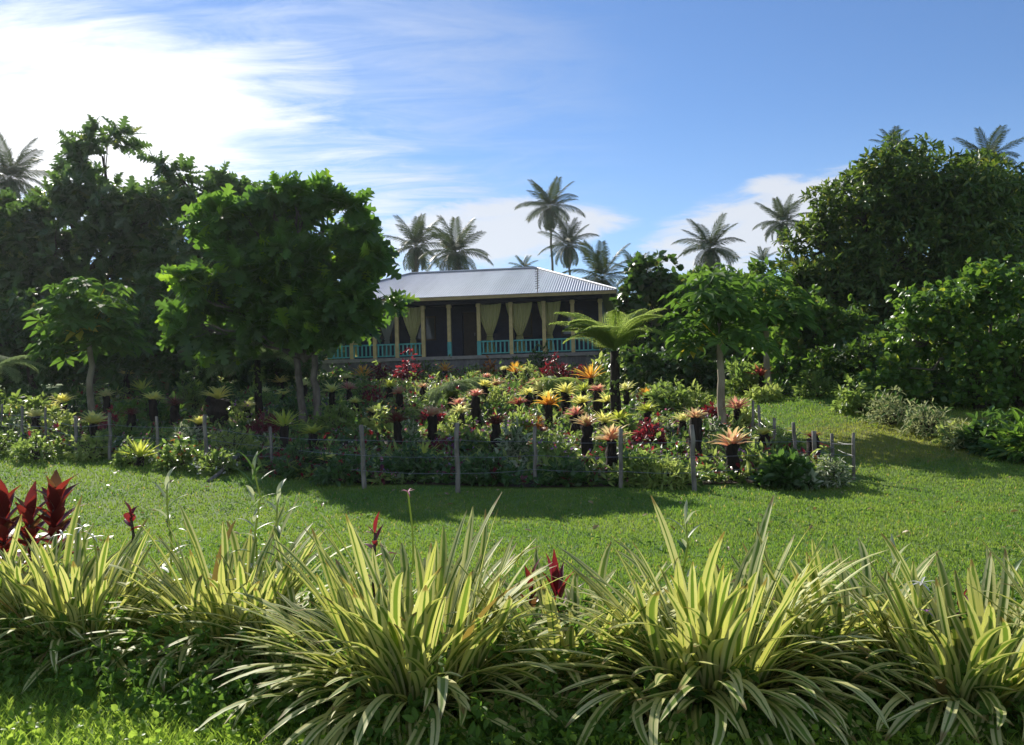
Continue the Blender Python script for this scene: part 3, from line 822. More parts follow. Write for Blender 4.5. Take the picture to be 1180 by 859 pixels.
gm = 'leafy trees behind the garden'
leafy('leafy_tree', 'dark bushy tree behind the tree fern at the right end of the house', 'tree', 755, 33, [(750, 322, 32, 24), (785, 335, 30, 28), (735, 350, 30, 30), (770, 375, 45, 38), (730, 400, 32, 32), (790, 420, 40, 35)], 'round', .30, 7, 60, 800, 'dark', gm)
leafy('leafy_tree', 'bright leafy tree behind the pale trunked papaya', 'tree', 835, 31, [(830, 335, 45, 26), (875, 335, 36, 28), (850, 385, 55, 45), (805, 400, 40, 40), (890, 395, 36, 45)], 'oval', .34, 7, 60, 900, 'jungle', gm)
leafy('leafy_tree', 'vine covered small tree left of the huge round tree above the lawn', 'tree', 925, 27, [(920, 360, 40, 36), (960, 385, 42, 38), (900, 405, 42, 38), (945, 430, 45, 32), (985, 420, 36, 40), (880, 435, 30, 22)], 'round', .20, 7, 80, 1500, 'jungle', gm)
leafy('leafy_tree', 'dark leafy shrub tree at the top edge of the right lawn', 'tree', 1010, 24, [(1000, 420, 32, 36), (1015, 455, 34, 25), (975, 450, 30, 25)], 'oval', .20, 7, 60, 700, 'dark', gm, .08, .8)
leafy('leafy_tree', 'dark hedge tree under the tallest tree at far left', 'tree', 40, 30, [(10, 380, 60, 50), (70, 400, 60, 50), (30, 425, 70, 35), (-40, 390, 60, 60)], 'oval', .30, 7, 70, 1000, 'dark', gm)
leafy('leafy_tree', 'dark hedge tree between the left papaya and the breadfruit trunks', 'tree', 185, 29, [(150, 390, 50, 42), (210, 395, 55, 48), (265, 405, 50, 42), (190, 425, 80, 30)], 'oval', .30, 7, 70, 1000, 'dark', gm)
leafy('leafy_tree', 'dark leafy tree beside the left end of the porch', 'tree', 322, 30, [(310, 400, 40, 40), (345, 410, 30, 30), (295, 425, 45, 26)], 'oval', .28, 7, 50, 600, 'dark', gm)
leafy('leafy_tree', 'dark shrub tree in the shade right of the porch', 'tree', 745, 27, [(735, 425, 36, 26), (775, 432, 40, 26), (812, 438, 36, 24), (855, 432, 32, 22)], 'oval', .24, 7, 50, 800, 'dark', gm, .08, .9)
# far wood behind everything, one mass
P, D = [], []
for px, py, rx, ry, yy in [(x, 395 + 14 * math.sin(x * .05), 75, 40, 62) for x in list(range(-160, 430, 55)) + list(range(720, 1400, 55))] + [(x, 432, 60, 22, 58) for x in range(-200, 1400, 55)] + [(x, 402, 60, 26, 66) for x in range(440, 720, 50)]:
    a, b = crown_points([px_lobe(px, py, rx, ry, yy)], 10, 260); P.append(a); D.append(b)
kind(build('far_wood', [foliage(np.concatenate(P), np.concatenate(D), 'oval', .75, 5)], MT['dark']), 'stuff', 'dark mass of woodland far behind the house')


# ------------------------------------------------------------------ palms
def frond_mesh(L, droop, nl, ll, lw, hang, m=0, rach=.028):
    """one feather frond along +X; stalk plus leaflets"""
    t = np.linspace(0, 1, 16); ang = -droop * t ** 1.4
    x = np.concatenate([[0], np.cumsum(np.cos(ang[:-1]))]) * L / 15; z = np.concatenate([[0], np.cumsum(np.sin(ang[:-1]))]) * L / 15
    ch = [tube(np.stack([x, 0 * x, z], -1), np.linspace(rach, .006, 16), 4, m)]
    s = np.repeat(np.linspace(.10, 1.0, nl), 2); side = np.tile([1.0, -1.0], nl)
    px = np.interp(s, t, x); pz = np.interp(s, t, z); a = np.interp(s, t, ang)
    l = ll * (.45 + .75 * np.sin(np.pi * np.clip(s * .82 + .12, 0, 1))) * rng.uniform(.85, 1.1, len(s))
    fw = .45 + .5 * s
    d = np.stack([np.cos(a) * fw, side * 1.0, np.sin(a) * fw + rng.uniform(-.1, .25, len(s))], -1); d = norm(d)
    d2 = norm(d + np.array((0, 0, -1)) * (hang * rng.uniform(.7, 1.3, len(s)))[:, None])
    p0 = np.stack([px, side * .01, pz], -1); p1 = p0 + d * (l * .5)[:, None]; p2 = p1 + d2 * (l * .55)[:, None]
    w = np.stack([np.cos(a), 0 * a, np.sin(a)], -1) * lw * .5
    v = np.stack([p0 - w * .6, p0 + w * .6, p1 + w, p1 - w, p2 + w * .25, p2 - w * .25], 1); k = (np.arange(len(s)) * 6)[:, None]
    f = np.concatenate([k + np.array([[0, 1, 2, 3]]), k + np.array([[3, 2, 4, 5]])])
    ch.append((v.reshape(-1, 3), [f], None, m)); return ch


MT['deadpalm'] = leafmat('dry_palm_leaflet', (.14, .10, .05), (.22, .17, .09), (.25, .18, .08), .25)
FR = []
for dr, hg in ((.5, .6), (1.0, .9), (1.5, 1.3)):
    o = build('frond', frond_mesh(3.9, dr, 52, .85, .075, hg), MT['palm']); FR.append(o.data); bpy.data.objects.remove(o)

o = build('dry_frond', frond_mesh(3.2, .5, 40, .7, .06, 1.4), MT['deadpalm']); DRY = o.data; bpy.data.objects.remove(o)


def palm(label, px, py, r, y, nf=20, lean=0.0, up=.2):
    tp = at(px, py, y); bx = tp[0] + lean; b = np.array((bx, y, float(G(bx, y)))); sc = r * y / FPX / 3.35
    t = thing('coconut_palm', label, 'palm tree', b, 'coconut palms beyond the house')
    pth = arc(b - (0, 0, .3), tp, 0, 10, .004); rr = np.linspace(.20, .11, 10); rr[0] = .32
    build('trunk', [tube(pth, rr * max(.8, sc), 9)], MT['palmbark'], t, b, True)
    a0 = rng.uniform(0, 6.28); nf += 6
    for i in range(nf):
        f = i / (nf - 1); el = 1.3 - 2.3 * f ** .95 + rng.uniform(-.12, .12)
        k = 0 if f < .3 else (1 if f < .68 else 2)
        o = bpy.data.objects.new('frond', FR[k]); COL.objects.link(o); o.parent = t
        o.location = tuple(tp - b + np.array((0, 0, .1))); o.rotation_euler = (rng.uniform(-.3, .3), -el, a0 + i * 2.4 + rng.uniform(-.25, .25))
        q = sc * (.8 + .25 * math.sin(math.pi * min(1, f + .2))) * rng.uniform(.9, 1.08); o.scale = (q, q, q)
    for i in range(3):
        o = bpy.data.objects.new('dry_frond', DRY); COL.objects.link(o); o.parent = t; o.location = tuple(tp - b - np.array((0, 0, .1)))
        q = sc * rng.uniform(.65, .9); o.rotation_euler = (0, rng.uniform(1.05, 1.4), rng.uniform(0, 6.28)); o.scale = (q, q, q)
    build('coconut', [tube([tp + (dx, dy, -.2), tp + (dx, dy, -.32), tp + (dx, dy, -.44)], [.06, .13, .05], 6) for dx, dy in ((.2, -.15), (-.2, -.1), (.02, -.25))], MT['weed'], t, b, True)


palm('tallest coconut palm with thin bare trunk above the middle of the roof', 634, 240, 33, 92, 21)
palm('coconut palm leaning against the tallest palm, just right of it', 655, 284, 30, 90, 20)
palm('coconut palm nearest the breadfruit tree, left of a wider palm', 479, 285, 36, 82, 19)
palm('wide coconut palm rising behind the left half of the roof', 525, 293, 38, 72, 22)
palm('tiny far coconut palm peeping over the top of the roof', 604, 309, 15, 140, 16)
palm('coconut palm with upright fronds behind the right slope of the roof', 694, 322, 42, 58, 14)
palm('low coconut palm half hidden by the dark bushy tree right of the roof', 738, 320, 30, 64, 16)
palm('wide coconut palm above the pale trunked papaya', 818, 288, 36, 66, 20)
palm('coconut palm on a tall trunk just left of the huge round tree', 902, 258, 30, 84, 20)
palm('small far coconut palm below the one beside the huge round tree', 879, 302, 15, 130, 16)
palm('coconut palm at the far left edge behind the tallest tree', 12, 207, 46, 66, 22)
palm('coconut palm whose fronds show above the right edge tree', 1138, 186, 36, 62, 18)
palm('coconut palm whose fronds just top the huge round tree', 1030, 172, 24, 60, 16)


# ------------------------------------------------------------------ tree ferns
def fern_frond(L, droop, npn, pl, m=0):
    t = np.linspace(0, 1, 14); ang = -droop * t ** 1.3
    x = np.concatenate([[0], np.cumsum(np.cos(ang[:-1]))]) * L / 13; z = np.concatenate([[0], np.cumsum(np.sin(ang[:-1]))]) * L / 13
    ch = [tube(np.stack([x, 0 * x, z], -1), np.linspace(.014, .004, 14), 4, m)]
    P, D, S = [], [], []
    for s in np.linspace(.12, .98, npn):
        for sd in (1, -1):
            p0 = np.array((np.interp(s, t, x), 0, np.interp(s, t, z))); a = np.interp(s, t, ang)
            l = pl * math.sin(math.pi * min(1, .2 + .78 * s)) ** .8 * rng.uniform(.9, 1.1)
            d = norm(np.array((math.cos(a) * .45, sd, math.sin(a) * .45 - .12))); u = np.linspace(.08, 1, 9)
            pp = p0 + d * (u * l)[:, None] - np.array((0, 0, .18)) * (u ** 2 * l)[:, None]
            fwd = np.array((math.cos(a), 0, math.sin(a)))
            for q in (1, -1):
                P.append(pp); D.append(np.repeat((fwd * q + d * .35)[None], 9, 0)); S.append(pl * .24 * (1.02 - u) + .010)
    P = np.concatenate(P); D = np.concatenate(D); S = np.concatenate(S)
    nr = norm(np.array((0, 0, 1.0)) + rng.normal(size=P.shape) * .25)
    ch.append(leaves(TL['small'], P, D, nr, np.stack([S * .8, S, S], -1), m)); return ch


def tree_fern(label, px, py_top, y, L, mat, nf, el0=.85, tr=.09, pl=.34, azs=None):
    tp = at(px, py_top, y); b = np.array((tp[0], y, float(G(tp[0], y))))
    t = thing('tree_fern', label, 'tree fern', b, 'tree ferns')
    p = arc(b - (0, 0, .1), tp, 0, 8, .01); build('trunk', [tube(p, np.linspace(tr * 1.25, tr * .85, 8), 10)], MT['stump'], t, b, True)
    hs = rng.random(46); a = rng.uniform(0, 6.28, 46); P = b + (tp - b) * hs[:, None] + np.stack([np.cos(a), np.sin(a), 0 * a], -1) * tr * 1.1
    build('climbing_leaves', [foliage(P, np.stack([np.cos(a), np.sin(a), 0 * a - .3], -1), 'oval', .13, 4)], MT['green'], t, b)
    ms = []
    for dr in (1.15, 1.6):
        o = build('frond', fern_frond(L, dr, 20, pl * L), mat); ms.append(o.data); bpy.data.objects.remove(o)
    for i in range(nf):
        o = bpy.data.objects.new('frond', ms[i % 2]); COL.objects.link(o); o.parent = t; o.location = tuple(tp - b)
        az = azs[i] if azs is not None else i * 2.4
        o.rotation_euler = (rng.uniform(-.2, .2), -(el0 + rng.uniform(-.35, .25)), az + rng.uniform(-.2, .2)); q = rng.uniform(.8, 1.1); o.scale = (q, q, q)


tree_fern('bright green tree fern on a black trunk before the right end of the porch', 708, 405, 20, 1.6, MT['fern'], 20, 1.0, .11, .30, [R(a) for a in (180, 200, 160, 215, 142, 185, 235, 120, 170, 255, 40, 195, 20, 340, 65, 300, 150, 210, 275, 325)])
tree_fern('grey green tree fern beside the breadfruit trunks', 297, 415, 22.5, 1.5, MT['greyfern'], 9, .55)
tree_fern('pale tree fern at the far left edge of the garden', -8, 425, 22, 1.3, MT['greyfern'], 9, .5)
tree_fern('low wide fern with flat fronds below the porch entrance', 522, 446, 24, 1.15, MT['greyfern'], 11, .35)
tree_fern('small flat fern left of the orange spiked bromeliad by the tree fern', 637, 438, 24.5, .85, MT['fern'], 8, .25)

# ------------------------------------------------------------------ garden fence
fence = thing('garden_fence', 'weathered wooden post and wire fence round the flower garden', 'fence', (5.35, 13.8, float(G(5.35, 13.8))))
fo = np.array((5.35, 13.8, float(G(5.35, 13.8))))
# photo pixel of each post top and foot
posts = [(983, 499, 553), (941, 497, 545), (960, 500, 532), (917, 487, 530), (893, 482, 518), (876, 467, 508), (801, 490, 566), (716, 494, 562), (617, 492, 560), (527, 488, 568),
         (420, 490, 563), (313, 492, 540), (183, 480, 532), (127, 476, 530), (88, 480, 528), (52, 470, 515), (26, 468, 512), (2, 466, 510), (868, 462, 500), (238, 478, 536)]
tops = []
for px, a, b in posts:
    g = on_ground(px, b); hgt = (b - a) * g[1] / FPX; w = rng.uniform(.024, .036)
    tip = g + (rng.uniform(-.04, .04), rng.uniform(-.03, .03), hgt)
    build('post', [tube(arc(g - (0, 0, .15), tip, 0, 6, .008), np.linspace(w * 1.1, w, 6), 8)], MT['post'], fence, fo, True); tops.append((g, hgt))
front = sorted([t for t in tops if t[0][1] < 15.5 or t[0][0] < 0], key=lambda t: t[0][0])
side = sorted([t for t in tops if t[0][0] > 4.2], key=lambda t: t[0][1])
for row in (front, side):
    for hz in (.28, .52, .76):
        pts = []
        for (g, h), (g2, h2_) in zip(row[:-1], row[1:]):
            for s in (0, .25, .5, .75):
                q = g + (g2 - g) * s; q[2] += hz * (h + (h2_ - h) * s) - .02 * math.sin(math.pi * s) - 0; pts.append(q - (0, .04, 0))
        build('wire', [tube(pts, .0035, 4)], MT['wire'], fence, fo)

# ------------------------------------------------------------------ bromeliads on black stumps
ROS = {}
ROS_COUNT = {}


def rosette_mesh(colr, form):
    key = (colr, form)
    ROS_COUNT[key] = ROS_COUNT.get(key, 0) + 1
    if key in ROS and len(ROS[key]) >= 3: return ROS[key][ROS_COUNT[key] % 3]
    if form == 'spiky': n, L, wd, e, cu = 30, (.34, .48), (.032, .045), (.25, 1.4), (.1, .6)
    elif form == 'flat': n, L, wd, e, cu = 34, (.17, .27), (.045, .06), (.45, 1.4), (.5, 1.1)
    else: n, L, wd, e, cu = 36, (.20, .34), (.040, .055), (.35, 1.45), (.5, 1.1)
    az = np.arange(n) * 2.4 + rng.uniform(-.2, .2, n); f = np.linspace(0, 1, n)
    e0 = e[0] + (e[1] - e[0]) * f + rng.uniform(-.12, .12, n); ln = rng.uniform(*L, n) * (1 - .25 * f)
    c = straps(np.stack([.02 * np.cos(az), .02 * np.sin(az), 0 * az], -1), az, e0, ln, rng.uniform(*wd, n), rng.uniform(*cu, n), 6, .22)
    o = build('rosette', [c], BM[colr], smooth=True); ROS.setdefault(key, []).append(o.data); bpy.data.objects.remove(o)
    return ROS[key][-1]


STM = []


def stump_mesh():
    if len(STM) < 6:
        a = np.linspace(0, 1, 9); p = np.stack([.03 * np.sin(a * 5 + rng.uniform(0, 6)), .03 * np.sin(a * 4), a], -1)
        r = .5 * (1 + rng.uniform(-.16, .16, 9)); r[0] *= 1.15
        c = tube(p, r, 12); v = c[0].copy(); v[:, :2] += rng.normal(size=(len(v), 2)) * .085
        o = build('stump', [(v, c[1], c[2], 0)], MT['stump'], smooth=True); STM.append(o.data); bpy.data.objects.remove(o); return STM[-1]
    return STM[int(rng.integers(6))]


def bromeliad(px, py, foot, colr, form, size, label, wid=None):
    """photo pixel of the rosette, photo row of the stump's foot (or a negative height in metres)"""
    if foot > 0:
        g = on_ground(px, foot); top = at(px, py, g[1])
    else:
        top = above_ground(px, py, -foot); g = np.array((top[0], top[1], float(G(top[0], top[1]))))
    h = max(.08, top[2] - g[2] + .05)
    t = thing('bromeliad', label, 'bromeliad', g, 'bromeliads in the garden')
    w = wid if wid else rng.uniform(.14, .21)
    s = bpy.data.objects.new('stump', stump_mesh()); COL.objects.link(s); s.parent = t; s.location = (0, 0, -.05); s.scale = (w, w, h + .05); s.rotation_euler = (0, 0, rng.uniform(0, 6))
    r = bpy.data.objects.new('rosette', rosette_mesh(colr, form)); COL.objects.link(r); r.parent = t
    r.location = (0, 0, h - .01); r.scale = (size * 1.28,) * 3; r.rotation_euler = (rng.uniform(-.15, .15), rng.uniform(-.15, .15), rng.uniform(0, 6))


BR = [
    (419, 436, -.25, 'orange', 'spiky', 1.25, 'orange spiky bromeliad below the railing at the left of the porch'),
    (461, 456, 481, 'salmon', 'flat', 1.0, 'salmon bromeliad on a slim black stump below the left end of the entrance'),
    (402, 451, -.45, 'pink', 'round', 1.0, 'pink bromeliad on a stump just right of the breadfruit trunks'),
    (488, 449, 466, 'salmon', 'flat', .8, 'small brownish bromeliad on twin stump left of the flat fern'),
    (499, 482, 514, 'salmon', 'flat', 1.05, 'salmon bromeliad on a broad black stump below a crimson shrub'),
    (459, 490, 524, 'dark', 'round', 1.0, 'dark red bromeliad on a dark stump right of the tall white fence post'),
    (528, 470, -.5, 'pink', 'flat', 1.0, 'pink bromeliad directly above a cream one in the middle of the garden'),
    (530, 479, -.45, 'cream', 'flat', 1.0, 'cream bromeliad directly below a pink one in the middle of the garden'),
    (549, 459, 491, 'pink', 'flat', .9, 'pink bromeliad on the thickest black stump in the middle of the garden', .24),
    (559, 448, 471, 'yellow', 'round', 1.0, 'yellow bromeliad between two pink ones on black stumps below the entrance'),
    (571, 446, 463, 'salmon', 'round', .95, 'salmon bromeliad right of a yellow one on a short stump'),
    (561, 438, -.5, 'pink', 'flat', .85, 'small pink bromeliad highest of the cluster below the entrance'),
    (513, 429, -.35, 'orange', 'spiky', .95, 'yellow orange spiky bromeliad just above the low flat fern'),
    (527, 421, -.4, 'cream', 'round', .9, 'cream bromeliad nearest the porch step'),
    (594, 431, 441, 'orange', 'spiky', 1.0, 'orange spiky bromeliad on a wide black stump under the right railing', .34),
    (581, 428, -.55, 'cream', 'flat', .7, 'small pale bromeliad just left of the orange spiky one under the right railing'),
    (606, 429, -.55, 'cream', 'flat', .7, 'small pale bromeliad just right of the orange spiky one under the right railing'),
    (622, 452, -.5, 'cream', 'round', 1.1, 'cream bromeliad under a pink one between the two orange spiky ones'),
    (609, 458, -.42, 'yellow', 'round', .95, 'yellow bromeliad lower left of the cream one under a pink one'),
    (617, 445, -.6, 'pink', 'flat', .9, 'pink bromeliad above a cream one between the two orange spiky ones'),
    (635, 443, 455, 'orange', 'flat', .9, 'small orange bromeliad on a black stump left of the tree fern'),
    (681, 438, -.5, 'orange', 'spiky', 1.3, 'large golden orange spiky bromeliad left of the tree fern trunk'),
    (652, 456, 481, 'yellow', 'round', 1.15, 'yellow bromeliad on a black stump below the small orange one'),
    (689, 454, 486, 'pink', 'flat', 1.0, 'pink bromeliad on a tall stump just left of the tree fern trunk'),
    (664, 482, 507, 'pink', 'flat', 1.05, 'pink bromeliad on a stout stump upper left of the stoutest leaning one'),
    (677, 494, 536, 'salmon', 'flat', 1.0, 'salmon bromeliad on the tallest black stump left of the third fence post'),
    (598, 469, -.45, 'red', 'flat', 1.0, 'red bromeliad below the orange spiky one under the right railing'),
    (632, 470, -.45, 'orange', 'round', 1.1, 'orange red bromeliad between two rows of yellow ones'),
    (572, 492, 524, 'dark', 'flat', 1.0, 'dark bromeliad on a black stump right of the leaning slim fence post'),
    (669, 468, -.45, 'yellow', 'round', .95, 'yellow bromeliad above the stout stumped pink one'),
    (695, 490, -.4, 'yellow', 'round', .95, 'yellow bromeliad right of the tallest black stump'),
    (700, 467, -.5, 'yellow', 'round', 1.0, 'yellow bromeliad touching the left of the tree fern trunk'),
    (721, 452, -.55, 'cream', 'round', .95, 'cream bromeliad touching the right of the tree fern trunk'),
    (706, 511, 553, 'salmon', 'round', 1.05, 'salmon pink bromeliad on a black stump touching the third fence post'),
    (746, 477, -.4, 'lime', 'flat', 1.05, 'lime bromeliad above the crimson shrub right of the tree fern'),
    (787, 488, 504, 'cream', 'flat', .9, 'cream bromeliad upper left of the second fence post'),
    (801, 487, -.75, 'salmon', 'flat', 1.0, 'salmon bromeliad just behind the top of the second fence post'),
    (849, 474, -.4, 'pink', 'round', 1.1, 'pink bromeliad just right of the pale papaya trunk'),
    (845, 518, 555, 'salmon', 'round', 1.15, 'orange pink bromeliad on a black stump at the front right of the garden'),
    (876, 436, -.4, 'red', 'round', 1.2, 'red bromeliad at the top edge of the right lawn'),
    (745, 459, -.4, 'orange', 'flat', 1.0, 'dull orange bromeliad in the shade between tree fern and papaya'),
    (881, 504, 522, 'yellow', 'flat', .9, 'yellow bromeliad on a short stump at the right fence'),
    (938, 508, 540, 'dark', 'flat', .6, 'nearly bare black stump at the right corner of the fence'),
    (252, 462, 497, 'yellow', 'round', 1.25, 'yellow bromeliad on a very wide black stump left of the breadfruit tree', .42),
    (323, 443, -.45, 'yellow', 'round', 1.1, 'yellow bromeliad left of the breadfruit trunks at the top of the bed'),
    (326, 457, -.35, 'yellow', 'flat', .95, 'flat yellow bromeliad just under another yellow one by the breadfruit trunks'),
    (328, 495, 524, 'lime', 'spiky', .95, 'lime spiky bromeliad on a stump in front of the breadfruit trunks'),
    (229, 492, -.35, 'yellow', 'flat', 1.0, 'yellow bromeliad low at the left of the very wide stump'),
    (304, 455, -.45, 'cream', 'round', .8, 'small cream bromeliad beside the grey green tree fern'),
    (351, 446, -.5, 'cream', 'round', .85, 'small cream bromeliad touching the breadfruit trunks'),
    (399, 438, -.4, 'cream', 'flat', .9, 'cream bromeliad left of the orange spiky one under the left railing'),
    (383, 454, 479, 'yellow', 'round', 1.05, 'yellow bromeliad on a black stump right of the breadfruit trunks'),
    (449, 449, -.45, 'lime', 'round', 1.05, 'lime bromeliad below the leafy bush at the left of the entrance'),
    (19, 477, -.45, 'yellow', 'flat', 1.0, 'yellow bromeliad nearest the left edge of the garden'),
    (73, 466, -.5, 'yellow', 'round', 1.1, 'upper yellow bromeliad left of the brown papaya trunk'),
    (60, 476, -.4, 'yellow', 'round', .95, 'lower yellow bromeliad left of the brown papaya trunk'),
    (108, 491, -.35, 'yellow', 'flat', 1.4, 'widest flat yellow bromeliad in front of the brown papaya trunk'),
    (123, 460, -.6, 'cream', 'flat', 1.1, 'pale bromeliad just right of the brown papaya trunk'),
    (177, 464, 495, 'yellow', 'flat', 1.1, 'yellow bromeliad on a slim black stump behind the left wires'),
    (152, 481, 510, 'dark', 'flat', .9, 'dull bromeliad on a black stump between two left fence posts'),
    (202, 470, 497, 'dark', 'round', .9, 'dark bromeliad on a black stump right of a slim yellow topped one'),
    (161, 530, -.12, 'lime', 'spiky', .9, 'lime spiky bromeliad on the ground outside the left fence wires'),
    (409, 467, -.4, 'yellow', 'flat', .85, 'small yellow bromeliad below the pink one right of the breadfruit trunks'),
    (520, 459, -.4, 'lime', 'round', .9, 'lime bromeliad left of the thickest black stump'),
    (673, 453, -.5, 'lime', 'round', .9, 'lime bromeliad left of the tall stumped pink one by the tree fern'),
    (631, 461, -.42, 'yellow', 'round', .85, 'yellow bromeliad just above the orange red one'),
    (488, 534, -.12, 'lime', 'spiky', .9, 'lime spiky bromeliad low in the shade right of the white fence post'),
    (713, 487, -.35, 'lime', 'round', .95, 'lime bromeliad at the foot of the tree fern'),
    (763, 551, -.1, 'lime', 'round', .8, 'lime bromeliad on the ground left of the second fence post'),
    (361, 503, -.35, 'lime', 'flat', .95, 'lime bromeliad right of the spiky one in front of the breadfruit trunks'),
    (377, 535, -.2, 'yellow', 'flat', .8, 'low yellow bromeliad left of the white fence post'),
    (146, 434, -.9, 'yellow', 'round', .9, 'yellow bromeliad high on a post in the dark hedge at left'),
    (164, 452, -.5, 'lime', 'spiky', .95, 'lime spiky bromeliad above the slim stump at left'),
    (41, 483, -.4, 'cream', 'flat', .95, 'cream bromeliad between the two leftmost yellow ones'),
    (285, 472, -.4, 'cream', 'flat', .85, 'cream bromeliad left of the maroon leaved clump'),
    (430, 478, -.35, 'yellow', 'flat', .85, 'yellow bromeliad below the dull crimson shrub'),
]
for b in BR: bromeliad(*b)

# ------------------------------------------------------------------ garden shrubs
STEM = MT['darkbark']


def shrub(px, foot, w, h, leaf, size, nl, mat, label, name='shrub', cat='shrub', flower=None, nf=0, fsize=.05, group='shrubs in the garden', y=None, mat2=None):
    g = on_ground(px, foot) if y is None else np.array((at(px, 445, y)[0], y, float(G(at(px, 445, y)[0], y))))
    k = g[1] / FPX; rx, hz = w * k * .5, h * k * (.82 if group == 'shrubs in the garden' and g[1] < 30 else 1)
    t = thing(name, label, cat, g, group)
    ns = max(5, int(nl / 22)); d = rdir(ns); d[:, 2] = np.abs(d[:, 2]); tip = g + d * np.array((rx, rx, hz * .92)) * rng.uniform(.55, 1.0, (ns, 1)) + (0, 0, hz * .08)
    build('stem', [tube(arc(g + (rng.uniform(-.05, .05), rng.uniform(-.05, .05), -.03), q, .08, 5), np.linspace(.014, .004, 5), 4) for q in tip], STEM, t, g)
    n = nl // 6
    dd = rdir(n); dd[:, 2] = np.abs(dd[:, 2]) * rng.uniform(.3, 1, n); P = g + dd * np.array((rx, rx, hz * .95)) * rng.uniform(.5, 1.02, (n, 1)) + (0, 0, hz * .05)
    P = np.concatenate([P, tip]); D = norm(np.concatenate([dd, d]) + np.array((0, 0, .3)))
    ch = [foliage(P, D, leaf, size, 5, 0, .9, .6, -.1)]
    mats = [MT[mat]]
    if mat2: ch.append(foliage(P[::3], D[::3], leaf, size, 3, 1)); mats.append(MT[mat2])
    build('foliage', ch, mats, t, g)
    if flower:
        q = g + norm(rdir(nf) * (1, 1, .6) + (0, -.3, .5)) * np.array((rx, rx, hz)) * rng.uniform(.85, 1.08, (nf, 1))
        build('blossom', [foliage(q, norm(q - g), 'small', fsize, 6, 0, .8, .2, 0, 0)], MT[flower], t, g)


